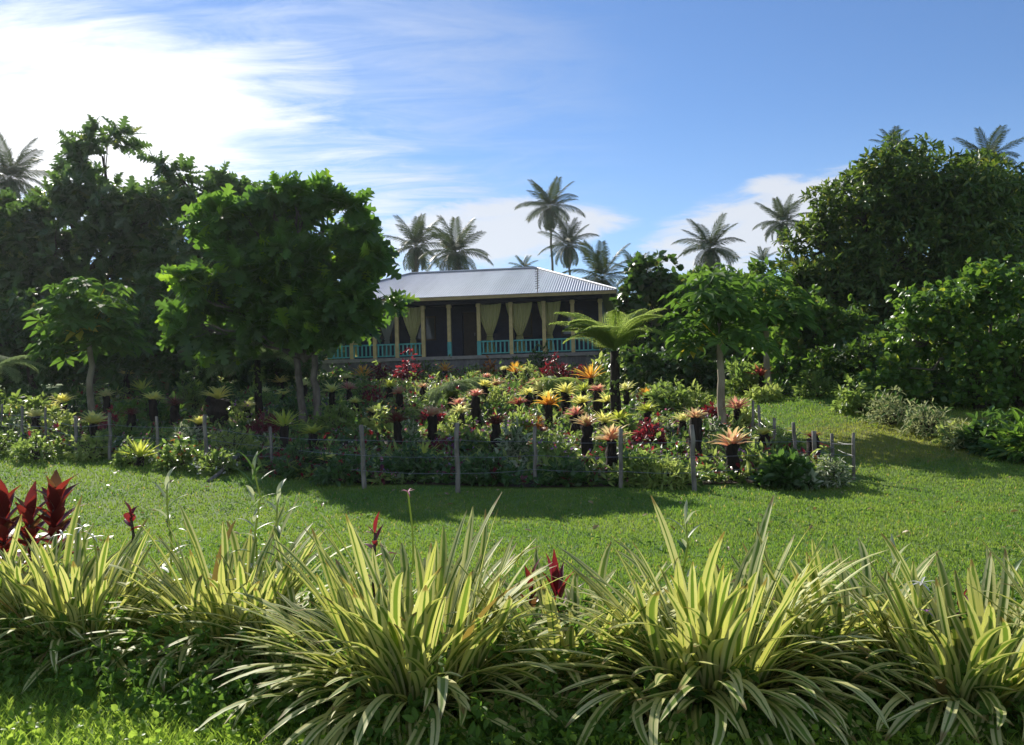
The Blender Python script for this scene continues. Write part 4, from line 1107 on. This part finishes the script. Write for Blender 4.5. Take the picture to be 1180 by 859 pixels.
SH = [
    (499, 492, 34, 32, 'oval', .13, 520, 'crimson', 'crimson leaved shrub in the middle of the garden'),
    (749, 517, 34, 40, 'oval', .13, 620, 'crimson', 'crimson leaved shrub between tree fern and second fence post'),
    (821, 490, 34, 30, 'oval', .12, 600, 'maroon', 'round maroon shrub just left of the pale papaya trunk'),
    (430, 468, 28, 30, 'oval', .12, 420, 'crimson', 'dull crimson shrub below the orange spiky bromeliad under the left railing'),
    (462, 425, 36, 32, 'oval', .20, 420, 'lightgreen', 'yellow green leafy bush at the left of the porch entrance'),
    (594, 532, 36, 60, 'narrow', .16, 900, 'greywhite', 'tall silvery variegated shrub behind the middle fence post'),
    (636, 538, 50, 50, 'narrow', .14, 800, 'green', 'tangled green shrub left of the tallest stump', 'purple', 30),
    (770, 478, 56, 50, 'oval', .17, 900, 'green', 'large green leafy shrub left of the papaya trunk in the shade'),
    (815, 500, 40, 26, 'oval', .10, 500, 'darkgreen', 'purple flowering low shrub at the foot of the pale papaya', 'purple', 40),
    (824, 505, 26, 22, 'oval', .14, 260, 'greywhite', 'white leaved clump at the foot of the pale papaya'),
    (905, 560, 54, 48, 'oval', .20, 800, 'darkgreen', 'dark glossy shrub at the front right corner of the garden'),
    (958, 560, 44, 45, 'narrow', .10, 900, 'greywhite', 'greyish fine leaved bush inside the corner fence post', None, 0, 'green'),
    (930, 565, 20, 20, 'oval', .12, 120, 'greywhite', 'small white leaved plant at the foot of the corner shrub'),
    (740, 556, 70, 42, 'narrow', .16, 900, 'green', 'sprawling green shrub between the second and third fence posts'),
    (770, 560, 60, 34, 'narrow', .14, 700, 'lightgreen', 'olive grassy shrub left of the second fence post'),
    (860, 545, 44, 40, 'oval', .12, 600, 'green', 'green shrub right of the orange pink bromeliad stump', 'purple', 14),
    (880, 462, 40, 28, 'oval', .16, 420, 'lightgreen', 'light green leafy plants at the top of the right lawn'),
    (680, 520, 40, 40, 'oval', .11, 520, 'green', 'green weeds behind the salmon bromeliad stump', 'purple', 10),
    (655, 556, 60, 34, 'oval', .12, 700, 'darkgreen', 'dark low shrub between third and fourth fence posts'),
    (560, 556, 60, 44, 'oval', .12, 800, 'darkgreen', 'dark green shrub right of the leaning slim fence post'),
    (535, 500, 30, 28, 'oval', .11, 300, 'green', 'shrub with bright purple flowers in the middle of the garden', 'purple', 26),
    (512, 525, 30, 26, 'oval', .11, 320, 'maroon', 'purple red leaved shrub below the broad black stump', 'purple', 12),
    (480, 552, 60, 60, 'oval', .12, 800, 'darkgreen', 'dark shrub between the white fence post and the leaning one'),
    (545, 520, 40, 40, 'oval', .12, 460, 'green', 'green shrub with pink flowers above the leaning slim fence post', 'pinkpetal', 16),
    (440, 500, 50, 44, 'oval', .13, 620, 'lightgreen', 'light green shrub with reddish shoots behind the white fence post', 'orange', 16),
    (390, 500, 60, 50, 'oval', .14, 800, 'green', 'bushy green shrub left of the white fence post'),
    (395, 556, 70, 50, 'oval', .12, 900, 'darkgreen', 'dark shrub with red flowers left of the white fence post foot', 'crimson', 22),
    (345, 548, 60, 50, 'oval', .12, 800, 'darkgreen', 'dark shrub with orange red blooms in front of the breadfruit trunks', 'crimson', 22),
    (305, 505, 40, 36, 'narrow', .16, 500, 'maroon', 'maroon tall leaved clump beside the grey green tree fern'),
    (273, 492, 36, 36, 'oval', .12, 420, 'green', 'green shrub with purple flowers left of the maroon clump', 'purple', 16),
    (220, 480, 36, 70, 'oval', .18, 620, 'green', 'tall pointed green bush behind the yellow topped wide stump'),
    (270, 525, 56, 40, 'narrow', .12, 700, 'lightgreen', 'pale grassy shrub left of the dark fence post below the wide stump', None, 0, 'greywhite'),
    (250, 545, 60, 34, 'oval', .10, 700, 'green', 'low green shrub with white flowers by the fallen pole', 'white', 16),
    (205, 540, 50, 44, 'oval', .12, 620, 'green', 'green shrub with orange leaves right of the left fence wires', 'orange', 16),
    (155, 535, 50, 36, 'oval', .10, 600, 'green', 'green shrub with white flowers behind the left fence wires', 'white', 20),
    (105, 530, 46, 40, 'oval', .11, 560, 'lightgreen', 'light green shrub between two left fence posts'),
    (68, 500, 34, 36, 'oval', .17, 360, 'lightgreen', 'bright broad leaved plant left of the brown papaya trunk'),
    (128, 500, 26, 40, 'oval', .12, 380, 'crimson', 'red leaved shrub right of the brown papaya trunk', None, 0, 'green'),
    (45, 530, 60, 40, 'oval', .11, 680, 'green', 'grey green shrub in the left corner of the garden'),
    (-5, 525, 60, 46, 'oval', .11, 680, 'green', 'shrub at the far left end of the fence'),
    (40, 470, 60, 40, 'oval', .14, 700, 'darkgreen', 'dark shrub behind the yellow bromeliads at far left'),
    (165, 462, 60, 40, 'oval', .14, 600, 'darkgreen', 'dark shrub behind the slim stump with yellow top'),
    (565, 408, 20, 26, 'oval', .16, 260, 'orange', 'reddish potted looking shrub against the porch right of the entrance', None, 0, 'maroon', 34.5),
    (625, 415, 40, 44, 'oval', .18, 520, 'darkgreen', 'dark green bush against the right porch railing', None, 0, None, 34),
    (690, 420, 34, 50, 'oval', .22, 420, 'lightgreen', 'light green broad leaved plant left of the tree fern crown', None, 0, None, 29),
    (660, 425, 60, 26, 'oval', .14, 560, 'maroon', 'reddish low shrubs under the right end of the porch', None, 0, 'darkgreen', 31),
    (600, 505, 40, 34, 'oval', .12, 460, 'green', 'green shrub with pale purple flowers right of the middle stumps', 'purple', 18),
    (575, 470, 40, 30, 'oval', .14, 420, 'lightgreen', 'light green shrub below the cluster of pink and yellow bromeliads'),
    (710, 548, 40, 30, 'oval', .12, 420, 'darkgreen', 'dark low shrub touching the third fence post'),
    (615, 503, 24, 32, 'oval', .13, 300, 'orange', 'brownish orange croton directly above the fourth fence post'),
]
for s in SH:
    k = dict(zip(('flower', 'nf'), s[9:11])); m2 = s[11] if len(s) > 11 else None; yy = s[12] if len(s) > 12 else None
    shrub(*s[:9], **k, mat2=m2, y=yy)

for s, yy in (((860, 462, 50, 52, 'oval', .20, 700, 'green', 'leafy bush under the half hidden papaya at the top of the garden'), 24.5),
              ((905, 468, 56, 62, 'round', .17, 800, 'glossy', 'round leaved bush under the vine covered small tree'), 25.5),
              ((950, 474, 56, 60, 'oval', .20, 800, 'jungle', 'tall green bush beside the vine covered small tree'), 24.5),
              ((1040, 480, 60, 60, 'oval', .19, 800, 'jungle', 'green bush behind the pale variegated shrubs'), 22.5),
              ((1100, 490, 60, 56, 'oval', .19, 800, 'green', 'green bush between glossy tree trunks and pale shrubs'), 21),
              ((30, 470, 90, 60, 'oval', .20, 800, 'green', 'green bush behind the far left fence posts under the dark hedge'), 22),
              ((175, 470, 80, 50, 'oval', .20, 800, 'jungle', 'green bush under the dark hedge left of the pointed bush'), 22.5),
              ((392, 440, 46, 26, 'oval', .15, 420, 'darkgreen', 'dark shrub against the foundation left of the orange spiky bromeliad'), 35),
              ((442, 440, 40, 26, 'oval', .15, 420, 'maroon', 'dull maroon shrub against the foundation right of the orange spiky bromeliad'), 34.5),
              ((492, 440, 36, 22, 'oval', .15, 380, 'darkgreen', 'dark shrub against the foundation left of the entrance step'), 35),
              ((545, 440, 40, 18, 'narrow', .18, 380, 'green', 'grassy green shrub against the foundation below the entrance'), 34.5),
              ((596, 440, 40, 24, 'oval', .15, 420, 'darkgreen', 'dark shrub against the foundation behind the orange spiked wide stump'), 35)):
    shrub(*s, y=yy)

more = [
    (470, 432, 30, 40, 'oval', .16, 380, 'crimson', 'dusky red shrub beside the leafy bush left of the entrance', 33),
    (640, 432, 34, 40, 'oval', .15, 420, 'maroon', 'maroon shrub below the cream curtain nearest the roof aerial', 31),
    (610, 436, 26, 34, 'narrow', .20, 320, 'lightgreen', 'spiky light green shrub right of the orange spiked wide stump', 30),
    (548, 445, 26, 40, 'narrow', .20, 320, 'green', 'upright green shrub behind the highest pink bromeliad', 28),
    (420, 452, 40, 40, 'oval', .15, 480, 'green', 'green shrub below the orange spiky bromeliad at the left railing', 27),
    (380, 440, 46, 44, 'oval', .15, 520, 'darkgreen', 'dark bush under the left railing beside the breadfruit trunks', 29),
    (335, 470, 44, 44, 'oval', .15, 480, 'darkgreen', 'dark bush around the foot of the breadfruit trunks', 23),
    (300, 450, 50, 40, 'oval', .16, 480, 'green', 'green bush under the left side of the breadfruit crown', 25),
    (250, 440, 60, 46, 'oval', .18, 560, 'darkgreen', 'dark bush behind the very wide stump', 25),
    (700, 500, 30, 30, 'oval', .13, 360, 'lightgreen', 'light green leafy plant hiding the foot of the tree fern', 18),
    (722, 492, 26, 34, 'oval', .14, 360, 'green', 'green leafy plant right of the tree fern foot', 18.5),
    (768, 452, 60, 40, 'oval', .17, 560, 'green', 'green bush in the shade between tree fern and papaya, farther back', 24),
    (800, 462, 36, 44, 'narrow', .2, 420, 'lightgreen', 'upright light green plant left of the pale papaya trunk', 22),
    (858, 488, 36, 34, 'oval', .14, 420, 'lightgreen', 'light leafy plant right of the pale papaya trunk inside the side fence', 19.5),
    (905, 520, 36, 30, 'oval', .12, 420, 'green', 'green weeds inside the side fence near its middle', 16.2),
    (470, 500, 26, 44, 'narrow', .16, 360, 'greywhite', 'silvery plant right of the dark red bromeliad', 18),
    (520, 492, 22, 40, 'narrow', .16, 320, 'lightgreen', 'upright lime plant left of the pink and cream pair', 19),
    (600, 480, 22, 36, 'narrow', .16, 320, 'lightgreen', 'upright light plant between the red bromeliad and the silvery shrub', 20),
    (668, 470, 26, 34, 'narrow', .16, 320, 'green', 'upright green plant left of the tall pink stump', 21),
    (345, 500, 40, 34, 'oval', .13, 460, 'green', 'green shrub right of the lime bromeliad on a stump', 18.5),
    (140, 500, 50, 40, 'oval', .13, 480, 'green', 'green shrub between the brown papaya and the dull stump', 19.5),
    (215, 500, 44, 34, 'narrow', .15, 420, 'greywhite', 'grey green plant left of the very wide stump', 19),
    (90, 470, 50, 44, 'oval', .15, 480, 'darkgreen', 'dark bush behind the brown papaya trunk', 24.5),
    (10, 495, 50, 40, 'oval', .13, 480, 'greywhite', 'grey leaved bush at the far left of the garden', 20.5)]
for q in more: shrub(*q[:9], y=q[9])
g2 = 'plants along the edge of the right lawn'
for q in [(1070, 505, 70, 80, 'oval', .20, 900, 'jungle', 'green bush filling the gap under the left side of the glossy tree', 21.5),
          (1125, 512, 70, 84, 'round', .14, 1300, 'glossy', 'round leaved bush in front of the glossy tree trunks', 19.8),
          (1175, 515, 70, 90, 'oval', .20, 900, 'jungle', 'green bush right of the glossy tree trunks', 20),
          (1000, 492, 60, 66, 'oval', .18, 800, 'jungle', 'green bush behind the upper end of the lawn edge', 23.5),
          (930, 470, 60, 70, 'oval', .18, 800, 'dark', 'dark bush under the left end of the huge round tree', 27),
          (870, 462, 60, 60, 'oval', .18, 800, 'dark', 'dark bush behind the second papaya trunk', 27.5)]:
    shrub(*q[:9], y=q[9], group=g2)

# plants along the foot of the trees at the right lawn
g2 = 'plants along the edge of the right lawn'
for s in [(988, 475, 54, 40, 'oval', .16, 800, 'green', 'green leafy bush at the upper end of the lawn edge'),
          (1026, 489, 62, 44, 'narrow', .13, 900, 'palegreen', 'upper pale variegated shrub on the lawn edge'),
          (1068, 502, 60, 44, 'narrow', .13, 900, 'palegreen', 'middle pale variegated shrub on the lawn edge'),
          (1096, 514, 36, 28, 'oval', .10, 420, 'lightgreen', 'yellow flecked low plant between pale shrubs on the lawn edge'),
          (1112, 517, 46, 36, 'narrow', .12, 520, 'palegreen', 'lowest pale variegated shrub on the lawn edge'),
          (1148, 521, 74, 48, 'oval', .19, 900, 'darkgreen', 'dark green bush at the right end of the lawn edge'),
          (1185, 532, 60, 56, 'narrow', .30, 520, 'glossy', 'tall long leaved green plant at the right edge of the picture'),
          (940, 458, 46, 32, 'oval', .14, 600, 'green', 'green shrub at the top of the lawn slope'),
          (900, 456, 40, 24, 'oval', .12, 420, 'darkgreen', 'dark shrub left of the top of the lawn slope')]:
    shrub(*s, group=g2)

# low tangle of weeds and flowers covering the soil
n = 19000
x = rng.uniform(-15, 5.2, n); y = fence_y(x) + .1 + (36 - fence_y(x)) * rng.random(n) ** 1.35
hz = np.abs(rng.normal(size=n)) * .10 * np.clip(.7 + (y - 20) * .06, .7, 1.5) * np.where(rng.random(n) < .06, 2.6, 1) + .03; P = np.stack([x, y, G(x, y) + hz], -1); D = norm(rng.normal(size=(n, 3)) * .6 + (0, -.1, .7))
patch = np.sin(x * 1.7 + np.sin(y * 1.3) * 2) + np.sin(y * 2.1 + x) + rng.normal(size=n) * .8
cl = [patch < -.2, (patch >= -.2) & (patch < 1.0), (patch >= 1.0) & (patch < 1.7), patch >= 1.7]
ch = [foliage(P[c], D[c], t, s, 5, i, 1.0, .5, -.1) for i, (c, t, s) in enumerate(zip(cl, ('small', 'oval', 'narrow', 'small'), (.13, .12, .20, .12)))]
fl = rng.random(n) < .04; ch.append(foliage(P[fl] + (0, 0, .05), D[fl], 'small', .05, 5, 4))
fl = rng.random(n) < .05; ch.append(foliage(P[fl] + (0, 0, .05), D[fl], 'small', .05, 4, 5))
fl = rng.random(n) < .045; ch.append(foliage(P[fl] + (0, 0, .05), D[fl], 'oval', .12, 5, 6))
fl = rng.random(n) < .07; ch.append(foliage(P[fl] + (0, 0, .04), D[fl], 'oval', .11, 5, 7))
fl = rng.random(n) < .05; ch.append(foliage(P[fl] + (0, 0, .06), D[fl], 'small', .05, 5, 8))
kind(build('ground_cover', ch, [MT['darkgreen'], MT['green'], MT['lightgreen'], MT['greywhite'], MT['purple'], MT['white'], MT['crimson'], MT['maroon'], MT['pinkpetal']]), 'stuff', 'low tangle of weeds and small flowers covering the garden bed')
tag(build('pole', [tube(arc(on_ground(240, 556), on_ground(275, 538) + (0, 0, .22), 0, 6, .01), .035, 7)], MT['post'], smooth=True), 'grey wooden pole lying aslant at the left of the garden front', 'pole')

# ------------------------------------------------------------------ foreground striped lilies
LPROF = np.minimum(1, .60 + .9 * np.linspace(0, 1, 13)) * np.array([1] * 9 + [.97, .86, .62, .2])


def clump(x, y, n, L, label, lean=(0, 0)):
    g = np.array((x, y, float(G(x, y))))
    t = thing('striped_lily', label, 'lily clump', g, 'striped lilies along the road verge')
    f = rng.random(n) ** .95; az = rng.uniform(0, 2 * np.pi, n)
    r = .05 + .20 * np.sqrt(rng.random(n)); a2 = az + rng.normal(size=n) * .5
    pos = g + np.stack([np.cos(a2) * r * 1.25, np.sin(a2) * r * .9, 0 * r], -1)
    e0 = R(79) - f * R(63) + rng.normal(size=n) * .08
    ln = L * np.where(rng.random(n) < .05, 1.06, rng.uniform(.55, .98, n)) * (1 - .12 * f); cu = R(16) + f ** 1.0 * R(84) * rng.uniform(.35, 1.3, n) + (rng.random(n) < .12) * R(45)
    c = straps(pos, az, e0, ln, rng.uniform(.041, .057, n), cu, 12, .12, LPROF, 0, G, rng.normal(size=n) * .18)
    build('foliage', [c], MT['strap'], t, g, True)
    k = 14; az = rng.uniform(0, 6.28, k)
    c = straps(g + np.stack([np.cos(az) * .2, np.sin(az) * .2, 0 * az], -1), az, rng.uniform(.1, .6, k), rng.uniform(.35, .6, k), rng.uniform(.02, .035, k), rng.uniform(.6, 1.3, k), 8, .2, None, 0, G)
    build('dead_leaf', [c], MT['straw'], t, g, True)


MT['straw'] = leafmat('withered_leaf', (.16, .12, .05), (.26, .20, .09), (.26, .19, .07), .3)
CL = [(-3.75, 6.2, 220, .92, 'striped lily clump cut by the left edge of the picture'),
      (-2.95, 5.95, 280, .97, 'striped lily clump with small white flowers in front of the red cordyline'),
      (-1.85, 5.8, 280, 1.0, 'striped lily clump second in the row, left of the largest'),
      (-.58, 4.85, 360, 1.12, 'largest striped lily clump, tallest in the middle of the row'),
      (1.02, 4.75, 360, 1.03, 'wide striped lily clump right of the gap with maroon leaves'),
      (2.30, 4.55, 300, .86, 'striped lily clump near the right edge with a dark red leaf above it'),
      (.28, 5.05, 150, .84, 'low striped lily clump filling the gap between the two largest'),
      (1.75, 5.0, 150, .80, 'low striped lily clump behind the gap at the right'),
      (-1.2, 5.35, 140, .82, 'low striped lily clump tucked against the left of the largest'),
      (3.1, 4.6, 180, .86, 'striped lily clump cut by the right edge of the picture')]
for c in CL: clump(*c)


def cordyline(px, py, y, h, n, L, mat, label, name='cordyline', wd=(.06, .09)):
    tp = at(px, py, y); g = np.array((tp[0], y, float(G(tp[0], y))))
    t = thing(name, label, 'cordyline', g, 'red cordylines among the lilies')
    tz = tp - (0, 0, L * .55); build('stem', [tube(arc(g - (0, 0, .05), tz, 0, 6, .02), np.linspace(.016, .010, 6), 6)], STEM, t, g, True)
    az = np.arange(n) * 2.4; f = np.linspace(0, 1, n); pos = tz - np.stack([0 * f, 0 * f, (1 - f) * h], -1)
    prof = np.sin(np.pi * np.linspace(.06, 1, 9) ** .85)
    build('foliage', [straps(pos, az, .35 + .95 * f + rng.uniform(-.15, .15, n), L * rng.uniform(.75, 1.1, n), rng.uniform(*wd, n), rng.uniform(.3, .9, n), 8, .2, prof)], mat, t, g, True)


cordyline(63, 556, 6.9, .45, 30, .30, MT['redcord'], 'bright red cordyline standing behind the left lilies', wd=(.08, .11))
cordyline(34, 575, 6.8, .40, 20, .28, MT['redcord'], 'lower red cordyline crowding the bright one at the left', wd=(.07, .10))
cordyline(3, 562, 6.8, .45, 24, .30, MT['redcord'], 'red cordyline cut by the left edge of the picture', wd=(.08, .11))
cordyline(150, 582, 6.6, .12, 5, .13, MT['maroon'], 'small dark red cordyline tip above the left lilies')
cordyline(640, 652, 5.6, .30, 16, .30, MT['maroon'], 'maroon cordyline in the gap between the two largest lilies', wd=(.04, .06))
cordyline(612, 652, 5.4, .2, 9, .24, MT['redcord'], 'thin reddish cordyline touching the right side of the largest lily', wd=(.03, .045))
cordyline(432, 600, 5.6, .15, 6, .14, MT['maroon'], 'dark red cordyline hidden inside the largest lily', wd=(.03, .045))
cordyline(1108, 680, 5.0, .1, 6, .14, MT['maroon'], 'dark red cordyline above the right edge lilies', wd=(.04, .06))


def stalk_plant(px, py, y, label, n=22, L=.20):
    tp = at(px, py, y); g = np.array((tp[0], y, float(G(tp[0], y))))
    t = thing('variegated_cane', label, 'plant', g, 'white edged canes behind the lilies')
    build('stem', [tube(arc(g - (0, 0, .05), tp, 0, 6, .015), np.linspace(.012, .006, 6), 6)], MT['lightgreen'], t, g, True)
    az = np.arange(n) * 2.4; f = np.linspace(0, 1, n); pos = g + (tp - g) * (.35 + .65 * f)[:, None]
    prof = np.sin(np.pi * np.linspace(.05, 1, 8) ** .8)
    build('foliage', [straps(pos, az, .2 + .9 * f, L * rng.uniform(.7, 1.1, n), rng.uniform(.024, .036, n), rng.uniform(.5, 1.1, n), 7, .2, prof)], MT['greywhite'], t, g, True)


stalk_plant(291, 535, 6.2, 'tallest white edged cane standing on the lawn edge at the left')
stalk_plant(192, 556, 6.2, 'shorter white edged cane left of the tallest one', 12)
stalk_plant(320, 572, 5.9, 'white edged cane touching the left of the largest lily', 12)
stalk_plant(790, 598, 5.6, 'white edged cane rising behind the wide right lily', 12, .2)
stalk_plant(1030, 645, 5.4, 'pale cane in front of the bare lawn at the right', 12, .2)
stalk_plant(1165, 660, 5.2, 'white edged cane at the right edge of the picture', 10, .2)


def flower(px, py, y, mat, label, n, s, cat='flower'):
    tp = at(px, py, y); g = np.array((tp[0], y, float(G(tp[0], y))))
    t = thing('flower', label, cat, g, 'flowers among the lilies')
    build('stalk', [tube(arc(g, tp, 0, 6, .02), .006, 5)], MT['lightgreen'], t, g)
    az = np.linspace(0, 2 * np.pi, n, endpoint=False)
    build('petal', [straps(np.repeat(tp[None], n, 0), az, rng.uniform(-.3, .9, n), s * rng.uniform(.6, 1.1, n), np.full(n, s * .16), rng.uniform(.3, 1.0, n), 5, .15)], mat, t, g, True)


flower(470, 567, 5.4, MT['pinkpetal'], 'pink flower above the largest lily', 5, .07)
for px, py in ((72, 616), (95, 608), (108, 619)):
    flower(px, py, 5.55, MT['white'], {72: 'white spidery flower lowest of the three in the left lily', 95: 'white spidery flower topmost of the three in the left lily', 108: 'white spidery flower rightmost of the three in the left lily'}[px], 8, .07)
flower(1062, 672, 4.6, MT['white'], 'white spidery flower above the lily near the right edge', 9, .08)
flower(1068, 705, 4.5, MT['purple'], 'pale mauve flower in the lily near the right edge', 6, .05)

# undergrowth at the feet of the lilies
n = 4200
x = rng.uniform(-4.2, 4.2, n); y = 4.05 + np.clip((-x - .6) * .42, 0, .95) + rng.random(n) * 1.6; hz = rng.random(n) ** 1.5 * .34 * np.clip((y - 3.9 - np.clip((-x - .6) * .42, 0, .95)) / .7, .15, 1)
P = np.stack([x, y, G(x, y) + hz + .01], -1); D = norm(rng.normal(size=(n, 3)) * .8 + (0, -.2, .5))
ch = [foliage(P, D, 'oval', .062, 6, 0, 1.0, .5, -.1)]
kind(build('undergrowth', ch, MT['weed']), 'stuff', 'leafy green undergrowth at the feet of the lilies')
n = 1500
x = rng.uniform(-4, 2, n); y = rng.uniform(3.2, 4.7, n); hz = rng.random(n) * .07
P = np.stack([x, y, G(x, y) + hz + .005], -1); D = norm(rng.normal(size=(n, 3)) * .8 + (0, 0, .4))
kind(build('verge_weeds', [foliage(P, D, 'round', .035, 5, 0, 1.0, .8, 0)], MT['weed_bright']), 'stuff', 'bright clover like weeds in the roadside grass')

# ------------------------------------------------------------------ thin haze added to imitate the veil of lens glare
hz_ = build('haze', [box(-200, 200, -48, 270, -1.2, 34)], [])
hm_, hn = new_mat('glare_haze')
pv = hn.n('ShaderNodeVolumePrincipled'); pv.inputs['Color'].default_value = (.86, .92, 1.0, 1); pv.inputs['Density'].default_value = .00022; pv.inputs['Anisotropy'].default_value = .5
ho = hn.n('ShaderNodeOutputMaterial'); hn.put(ho.inputs['Volume'], pv.outputs[0])
hz_.data.materials.append(hm_); kind(hz_, 'stuff', 'thin haze added as a veil of glare')
